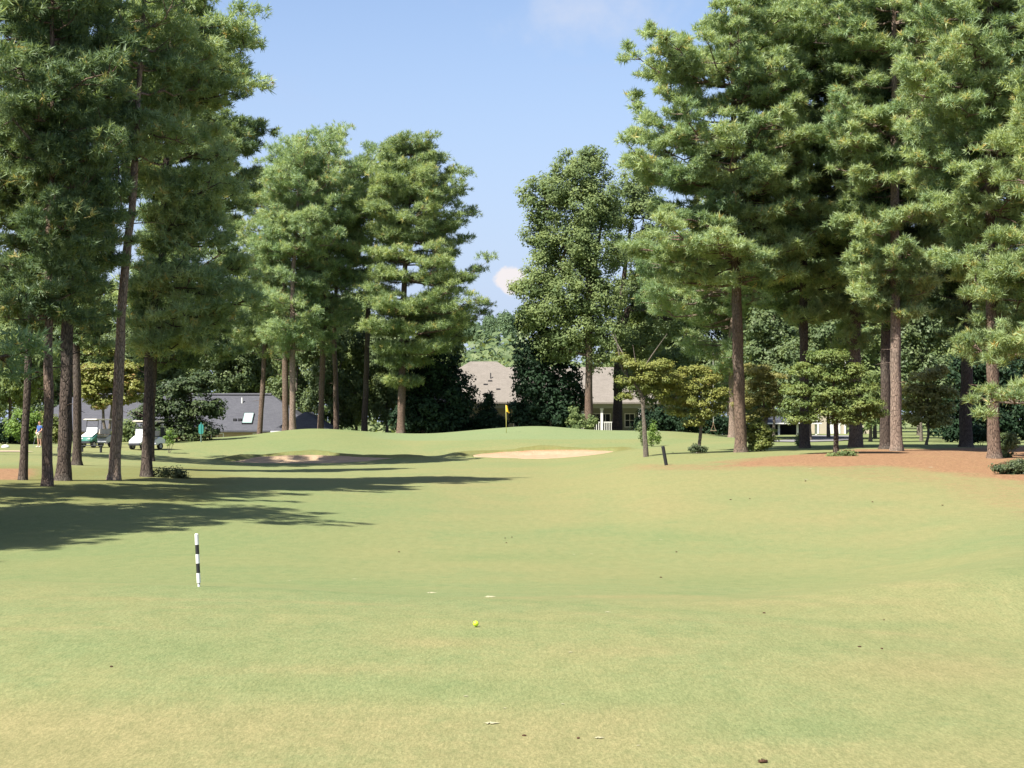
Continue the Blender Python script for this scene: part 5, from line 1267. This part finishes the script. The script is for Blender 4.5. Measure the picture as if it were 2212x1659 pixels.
def golf_cart(label, loc, rz, body_m, cowl_m, dash_m=None):
    """front faces -y in the cart's own space"""
    c = empty('golf_cart', loc, label, 'golf cart', 'golf carts parked by the tee', rz)
    # lower body: floor pan, rear body with arched tail
    m = MB()
    m.prism([(-0.55, 0.30), (0.62, 0.30), (0.62, 0.36), (-0.55, 0.36)], 'x', -0.56, 0.56)
    m.prism([(0.30, 0.36), (1.22, 0.40), (1.28, 0.62), (1.12, 0.80), (0.74, 0.84), (0.40, 0.70), (0.30, 0.62)], 'x', -0.57, 0.57)
    bmesh.ops.bevel(m.bm, geom=m.bm.edges[:], offset=0.025, segments=2, affect='EDGES')
    m.build('body', body_m, c)
    m = MB()      # nose
    m.prism([(-1.12, 0.36), (-0.50, 0.34), (-0.46, 0.92), (-0.60, 0.95), (-0.98, 0.72), (-1.16, 0.56)], 'x', -0.53, 0.53)
    bmesh.ops.bevel(m.bm, geom=m.bm.edges[:], offset=0.05, segments=3, affect='EDGES')
    m.build('cowl', cowl_m, c, True)
    if dash_m:
        m = MB(); m.hexa([(-0.51, -1.02, 0.735), (0.51, -1.02, 0.735), (0.51, -0.54, 1.0), (-0.51, -0.54, 1.0), (-0.51, -0.98, 0.80), (0.51, -0.98, 0.80), (0.51, -0.53, 1.05), (-0.51, -0.53, 1.05)])
        m.build('dash_panel', dash_m, c)
    m = MB(); m.box(-0.50, 0.50, -1.22, -1.13, 0.28, 0.42, 0.03); m.build('bumper', darkm, c)
    m = MB(); m.prism([(1.285, 0.46), (1.36, 0.46), (1.36, 0.62), (1.285, 0.62)], 'x', -0.5, 0.5); m.build('rear_bumper', darkm, c)
    for x in (-0.34, 0.34):
        m = MB(); m.ball((x, -1.10, 0.60), 0.10, 0.05, 0.06); m.build('headlight', plain('lamp_glass', (0.6, 0.6, 0.58), 0.15, 0.6, 0.03), c, True)
    for x in (-0.47, 0.47):
        for y in (-0.83, 0.83): wheel(c, x, y)
    seatm = plain('seat_vinyl', (0.38, 0.35, 0.30), 0.6, 0.3, 0.08)
    m = MB(); m.box(-0.52, 0.52, 0.12, 0.62, 0.72, 0.86, 0.04); m.build('seat', seatm, c)
    m = MB(); m.hexa([(-0.52, 0.64, 0.90), (0.52, 0.64, 0.90), (0.52, 0.74, 0.90), (-0.52, 0.74, 0.90), (-0.52, 0.74, 1.26), (0.52, 0.74, 1.26), (0.52, 0.83, 1.26), (-0.52, 0.83, 1.26)])
    bmesh.ops.bevel(m.bm, geom=m.bm.edges[:], offset=0.03, segments=2, affect='EDGES'); m.build('seat_back', seatm, c)
    m = MB(); m.prism([(-0.70, 1.86), (1.12, 1.86), (1.14, 1.92), (1.02, 1.95), (-0.60, 1.95), (-0.74, 1.91)], 'x', -0.60, 0.60)
    bmesh.ops.bevel(m.bm, geom=m.bm.edges[:], offset=0.02, segments=2, affect='EDGES'); m.build('roof', plain('cart_roof', (0.66, 0.60, 0.50), 0.5, 0.4, 0.04), c)
    for x in (-0.52, 0.52):
        m = MB(); m.tube([(x, -0.52, 0.92), (x, -0.42, 1.86)], 0.022, 8); m.build('roof_post', darkm, c)
        m = MB(); m.tube([(x, 0.95, 0.80), (x, 0.98, 1.86)], 0.022, 8); m.build('roof_post', darkm, c)
    wsg, t, o = new_mat('windscreen_plastic'); b = principled(t, o, 0.1, 0.6); b.inputs['Base Color'].default_value = (0.75, 0.78, 0.82, 1); b.inputs['Alpha'].default_value = 0.62
    m = MB(); m.hexa([(-0.49, -0.535, 0.95), (0.49, -0.535, 0.95), (0.49, -0.525, 0.95), (-0.49, -0.525, 0.95), (-0.49, -0.485, 1.38), (0.49, -0.485, 1.38), (0.49, -0.475, 1.38), (-0.49, -0.475, 1.38)]); m.build('windscreen', wsg, c)
    m = MB(); m.box(-0.50, 0.50, -0.49, -0.465, 1.385, 1.42); m.box(-0.50, 0.50, -0.44, -0.42, 1.80, 1.858); m.build('windscreen_bar', darkm, c)
    m = MB()
    n = 18
    ctr = Vector((-0.26, -0.22, 1.06)); ax = Vector((0, -0.55, 0.83)).normalized(); u = Vector((1, 0, 0)); v = ax.cross(u)
    m.tube([ctr + (u * math.cos(2 * math.pi * k / n) + v * math.sin(2 * math.pi * k / n)) * 0.17 for k in range(n + 1)], 0.016, 6, False)
    m.tube([ctr, ctr - ax * 0.35], 0.022, 8); m.tube([ctr - u * 0.17, ctr + u * 0.17], 0.012, 6); m.build('steering_wheel', darkm, c)
    # bag rack with a golf bag well behind the seat
    m = MB(); m.box(-0.50, 0.50, 1.02, 1.20, 0.805, 0.86, 0.01); m.tube([(-0.5, 1.1, 0.86), (-0.5, 1.12, 1.25), (0.5, 1.12, 1.25), (0.5, 1.1, 0.86)], 0.02, 6); m.build('bag_rack', darkm, c)
    return c
greenbody = plain('cart_green', (0.06, 0.19, 0.15), 0.45, 0.4, 0.08)
whitebody = plain('cart_white', (0.74, 0.74, 0.78), 0.4, 0.5, 0.03)
g1 = G(210, 113.0); golf_cart('golf cart with green nose and white dash panel, half behind the leaning pine trunk', g1, math.radians(-30), plain('cart_grey', (0.42, 0.43, 0.44), 0.5, 0.4, 0.05), greenbody, whitebody)
g2 = G(316, 111.5); golf_cart('white golf cart partly behind the last pine trunk of the left stand', g2, math.radians(-30), whitebody, whitebody)
bagm = plain('bag_cloth', (0.035, 0.035, 0.045), 0.8, 0.2, 0.2)
def golf_bag(label, cart, xo):
    Mw = Matrix.Translation(cart.location) @ Matrix.Rotation(cart.rotation_euler.z, 4, 'Z') if not isinstance(cart, tuple) else None
    p = Mw @ Vector((xo, 1.30, 0.62))
    b_ = empty('golf_bag', tuple(p), label, 'golf bag', 'golf bags carried on the carts', cart.rotation_euler.z)
    m = MB(); m.tube([(0, 0.06, 0.0), (0, 0.03, 0.45), (0, 0.0, 0.86)], [0.12, 0.13, 0.14], 14); m.box(-0.09, 0.09, 0.12, 0.22, 0.10, 0.50, 0.03); m.build('bag', bagm, b_)
    for k in range(6):
        a = k * 1.05; m = MB(); x, y = 0.07 * math.cos(a), 0.07 * math.sin(a)
        m.tube([(x, y, 0.7), (x * 1.2, y * 1.2 - 0.02, 1.02 + 0.03 * (k % 3))], 0.010, 6); m.box(x * 1.2 - 0.04, x * 1.2 + 0.03, y * 1.2 - 0.03, y * 1.2 + 0.01, 1.02 + 0.03 * (k % 3), 1.06 + 0.03 * (k % 3), 0.008); m.build('club', steel, b_)
carts = [o for o in col.objects if o.name.startswith('golf_cart')]
golf_bag('dark golf bag upright on the back of the white cart', carts[1], 0.25)

# ------------------------------------------------------------------ the golfer
def golfer():
    base = G(85.5, 112.5)
    g_ = empty('person', base, 'person in blue polo shirt and khaki shorts standing with a club behind the pine trunks', 'person', None, math.radians(-38))
    # own space: the person faces -y; x to their left.  one continuous skinned body
    J = {'pelvis': (0, 0, 0.96, 0.135), 'waist': (0, 0.0, 1.10, 0.125), 'chest': (0, 0.01, 1.32, 0.145), 'neckb': (0, 0.02, 1.47, 0.075), 'neck': (0, 0.0, 1.53, 0.056),
         'jaw': (0.0, -0.015, 1.60, 0.072), 'head': (0, 0.0, 1.68, 0.096), 'crown': (0, 0.012, 1.755, 0.062)}
    E = [('pelvis', 'waist'), ('waist', 'chest'), ('chest', 'neckb'), ('neckb', 'neck'), ('neck', 'jaw'), ('jaw', 'head'), ('head', 'crown')]
    for s, n in ((-1, 'r'), (1, 'l')):
        J['hip' + n] = (s * 0.095, 0, 0.90, 0.105); J['knee' + n] = (s * 0.13, -0.015, 0.50, 0.062); J['calf' + n] = (s * 0.135, 0.015, 0.36, 0.060)
        J['ankle' + n] = (s * 0.14, 0.02, 0.09, 0.040); J['heel' + n] = (s * 0.14, 0.03, 0.045, 0.042); J['ball' + n] = (s * 0.155, -0.11, 0.035, 0.038); J['toe' + n] = (s * 0.16, -0.17, 0.03, 0.028)
        J['sh' + n] = (s * 0.175, 0.015, 1.42, 0.068); J['el' + n] = (s * 0.27, 0.0, 1.16, 0.046); J['wr' + n] = (s * 0.12 + 0.06, -0.25, 1.00, 0.029); J['palm' + n] = (s * 0.05 + 0.055, -0.295, 0.955, 0.032)
        E += [('pelvis', 'hip' + n), ('hip' + n, 'knee' + n), ('knee' + n, 'calf' + n), ('calf' + n, 'ankle' + n), ('ankle' + n, 'heel' + n), ('heel' + n, 'ball' + n), ('ball' + n, 'toe' + n),
              ('chest', 'sh' + n), ('sh' + n, 'el' + n), ('el' + n, 'wr' + n), ('wr' + n, 'palm' + n)]
        px0, py0, pz0, _ = J['palm' + n]
        for k in range(4):
            a = 'f%d%s' % (k, n); l = (0.030, 0.034, 0.032, 0.026)[k]
            J[a + 'a'] = (px0 + 0.004 * s, py0 - 0.02, pz0 + 0.026 - 0.017 * k, 0.010); J[a + 'b'] = (px0 - s * 0.02, py0 - 0.035 - l * 0.4, pz0 + 0.022 - 0.018 * k, 0.0095); J[a + 'c'] = (px0 - s * 0.045, py0 - 0.02, pz0 + 0.018 - 0.018 * k, 0.008)
            E += [('palm' + n, a + 'a'), (a + 'a', a + 'b'), (a + 'b', a + 'c')]
        J['th' + n] = (px0 - s * 0.03, py0 + 0.01, pz0 + 0.036, 0.011); J['tt' + n] = (px0 - s * 0.05, py0 - 0.015, pz0 + 0.045, 0.009)
        E += [('palm' + n, 'th' + n), ('th' + n, 'tt' + n)]
    def skin(name, keys, edges, scale, mat, parent, sub=2, add=0.0):
        ids = {k: i for i, k in enumerate(keys)}
        me = bpy.data.meshes.new(name); me.from_pydata([J[k][:3] for k in keys], [(ids[a], ids[b]) for a, b in edges if a in ids and b in ids], [])
        o = link_mesh(name, me, mat, parent)
        o.modifiers.new('skin', 'SKIN'); sub_ = o.modifiers.new('sub', 'SUBSURF'); sub_.levels = sub; sub_.render_levels = sub
        for i, k in enumerate(keys):
            r = J[k][3] * scale + add; me.skin_vertices[0].data[i].radius = (r, r)
        me.skin_vertices[0].data[0].use_root = True
        return o
    skinm = plain('skin', (0.50, 0.29, 0.20), 0.6, 0.3, 0.05)
    skin('body', list(J), E, 1.0, skinm, g_)
    blue = plain('blue_shirt', (0.055, 0.105, 0.27), 0.8, 0.2, 0.12)
    J['slr'] = tuple(np.array(J['shr']) * 0.35 + np.array(J['elr']) * 0.65); J['sll'] = tuple(np.array(J['shl']) * 0.35 + np.array(J['ell']) * 0.65)
    J['hem'] = (0, 0, 0.93, 0.150)
    skin('shirt', ['waist', 'hem', 'chest', 'neckb', 'shr', 'slr', 'shl', 'sll'], [('waist', 'hem'), ('waist', 'chest'), ('chest', 'neckb'), ('chest', 'shr'), ('shr', 'slr'), ('chest', 'shl'), ('shl', 'sll')], 1.10, blue, g_, 2, 0.014)
    khaki = plain('khaki_cloth', (0.46, 0.40, 0.28), 0.85, 0.2, 0.1)
    J['shkr'] = (-0.125, 0, 0.56, 0.088); J['shkl'] = (0.125, 0, 0.56, 0.088)
    skin('shorts', ['pelvis', 'hipr', 'hipl', 'shkr', 'shkl'], [('pelvis', 'hipr'), ('pelvis', 'hipl'), ('hipr', 'shkr'), ('hipl', 'shkl')], 1.06, khaki, g_, 2, 0.012)
    shoe = plain('pale_shoe', (0.62, 0.60, 0.52), 0.6, 0.3, 0.05)
    for n in 'rl': skin('shoe', ['heel' + n, 'ball' + n, 'toe' + n], [('heel' + n, 'ball' + n), ('ball' + n, 'toe' + n)], 1.1, shoe, g_, 2, 0.010)
    hairm = plain('brown_hair', (0.07, 0.045, 0.03), 0.7, 0.2, 0.2)
    m = MB(); m.ball((0, 0.014, 1.705), 0.100, 0.106, 0.088, 18, 12)
    for v_ in m.bm.verts:
        if v_.co.y < -0.045 and v_.co.z < 1.735: v_.co.y = -0.045
    m.build('hair', hairm, g_, True)
    for s in (-1, 1):
        m = MB(); m.ball((s * 0.034, -0.088, 1.672), 0.012, 0.008, 0.009, 8, 6); m.build('eye', darkm, g_, True)
        m = MB(); m.ball((s * 0.098, 0.005, 1.655), 0.012, 0.022, 0.034, 8, 6); m.build('ear', skinm, g_, True)
    m = MB(); m.tube([(0, -0.085, 1.68), (0, -0.108, 1.645)], [0.010, 0.016], 8); m.build('nose', skinm, g_, True)
    m = MB(); m.ball((0, -0.080, 1.610), 0.028, 0.008, 0.007, 8, 6); m.build('mouth', plain('lip', (0.36, 0.16, 0.13), 0.6), g_, True)
    glove = plain('white_glove', (0.72, 0.71, 0.68), 0.7, 0.2, 0.04)
    gl_keys = ['palml'] + [k for k in J if k.endswith('l') is False and k[:1] == 'f' and k[2] == 'l'] + ['wrl']
    gl_keys = ['palml', 'wrl'] + ['f%dl%s' % (k, c) for k in range(4) for c in 'abc'] + ['thl', 'ttl']
    skin('glove', gl_keys, E, 1.12, glove, g_, 2, 0.003)
    # club held in both hands
    cm = empty('golf_club', base, 'steel golf club with black grip held by the golfer', 'golf club', None, math.radians(-38))
    hx, hy, hz = 0.055, -0.315, 0.95
    m = MB(); m.tube([(hx - 0.02, hy + 0.05, hz + 0.10), (hx + 0.03, hy - 0.06, hz - 0.16)], [0.014, 0.011], 8); m.build('grip', blackp, cm)
    m = MB(); m.tube([(hx + 0.03, hy - 0.06, hz - 0.16), (hx + 0.18, hy - 0.36, 0.06)], [0.008, 0.006], 8); m.build('shaft', steel, cm)
    m = MB(); m.hexa([(hx + 0.16, hy - 0.37, 0.01), (hx + 0.26, hy - 0.40, 0.012), (hx + 0.26, hy - 0.38, 0.012), (hx + 0.16, hy - 0.35, 0.01), (hx + 0.165, hy - 0.37, 0.06), (hx + 0.27, hy - 0.40, 0.075), (hx + 0.27, hy - 0.385, 0.075), (hx + 0.165, hy - 0.35, 0.06)]); m.build('head', steel, cm)
golfer()

# ------------------------------------------------------------------ small things lying on the grass
conem = plain('pine_cone_brown', (0.085, 0.045, 0.028), 0.9, 0.15, 0.35, 40.0)
strawc_m = plain('dead_clippings', (0.42, 0.36, 0.20), 0.9, 0.1, 0.2, 30.0)
def on_ground(X, row, d0=6.0, d1=100.0):
    """where the sight line (X,row) first meets the turf"""
    dd = np.geomspace(d0, d1, 4000)
    xs = np.array([W(X, row, 1.0)[0]]) * dd
    zs = CAM_H + (np.array([W(X, row, q)[2] for q in (1.0,)])[0] - CAM_H) * dd
    below = zs < ground_z(xs, dd)
    i = int(np.argmax(below)); return float(xs[i]), float(dd[i]), gz(float(xs[i]), float(dd[i]))
rs = np.random.RandomState(31)
def cone(seed):
    r_ = np.random.RandomState(seed); m = MB()
    m.ball((0, 0, 0.0), 0.022, 0.042, 0.022, 10, 8)
    for k in range(46):
        f = r_.rand(); a = k * 2.4; rr = 0.024 * math.sqrt(max(0.1, 1 - (2 * f - 1) ** 2)); y = (f - 0.5) * 0.085
        c = Vector((rr * math.cos(a), y, rr * math.sin(a))); n = Vector((math.cos(a), 0.7, math.sin(a))).normalized(); t_ = n.cross(Vector((0, 1, 0))).normalized()
        m.face([c - t_ * 0.010, c + t_ * 0.010, c + n * 0.018])
    return m
cones = [(1649, 1648, 22), (1249, 1596, 9), (1132, 1590, 10), (1905, 1402, 7), (1857, 1398, 8), (1651, 1325, 7), (1461, 1193, 5), (862, 1193, 5), (1428, 1248, 6), (1091, 1163, 4), (1106, 1161, 4), (1094, 1173, 4), (1578, 1080, 5), (241, 1441, 8), (1885, 1085, 5), (2036, 1092, 5), (1740, 1040, 5), (1620, 1078, 4), (1910, 1340, 5)]
me0 = None
for i, (X, row_, sc) in enumerate(cones):
    x, y, z = on_ground(X, row_)
    if me0 is None:
        o_ = cone(3).build('pine_cone', conem); me0 = o_.data
    else:
        o_ = bpy.data.objects.new('pine_cone', me0); col.objects.link(o_)
    s_ = sc * K * y / 0.088; o_.scale = (s_, s_, s_ * 0.7); o_.location = (x, y, z + 0.018 * s_ * 0.7); o_.rotation_euler = (0, 0, rs.rand() * 6.28)
    tag(o_, 'small brown fallen pine cone lying on the mown grass', 'pine cone', 'pine cones fallen on the grass')
def clip(seed):
    """a low torn tuft of dry turf: one lumpy disc with a frayed rim"""
    r_ = np.random.RandomState(seed); n = 22; m = MB()
    rim = [m.bm.verts.new((0.055 * (0.35 + 1.0 * r_.rand()) * math.cos(2 * math.pi * k / n), 0.05 * (0.35 + 1.0 * r_.rand()) * math.sin(2 * math.pi * k / n), 0.001)) for k in range(n)]
    mid = [m.bm.verts.new((q.co.x * 0.6, q.co.y * 0.6, 0.002 + 0.006 * r_.rand())) for q in rim]
    top = m.bm.verts.new((0, 0, 0.010))
    for k in range(n):
        m.bm.faces.new((rim[k], rim[(k + 1) % n], mid[(k + 1) % n], mid[k])); m.bm.faces.new((mid[k], mid[(k + 1) % n], top))
    return m
cm_ = None
strawc_m = plain('dead_clippings', (0.30, 0.28, 0.17), 0.9, 0.1, 0.35, 60.0)
for X, row_, sc in [(1057, 1290, 22), (931, 1281, 18), (1006, 1505, 10), (1215, 1522, 8), (1090, 1531, 7), (765, 1251, 8), (625, 1255, 6), (1278, 1197, 7), (1240, 1198, 6), (1427, 1166, 7), (1312, 1323, 11), (1232, 1410, 9), (1060, 1563, 26), (1293, 1595, 18), (1378, 1612, 8), (2010, 1010, 11), (1740, 1036, 10), (1750, 1013, 8)]:
    x, y, z = on_ground(X, row_)
    if cm_ is None: o_ = clip(4).build('grass_clipping', strawc_m); cm_ = o_.data
    else: o_ = bpy.data.objects.new('grass_clipping', cm_); col.objects.link(o_)
    o_.location = (x, y, z + 0.004); sc = sc * K * y / 0.10; o_.scale = (sc, sc, sc); o_.rotation_euler = (0, 0, rs.rand() * 0.8 - 0.4)
    tag(o_, 'small pale torn clump of dry turf on the mown grass', 'turf clump', 'dry turf clumps on the grass')
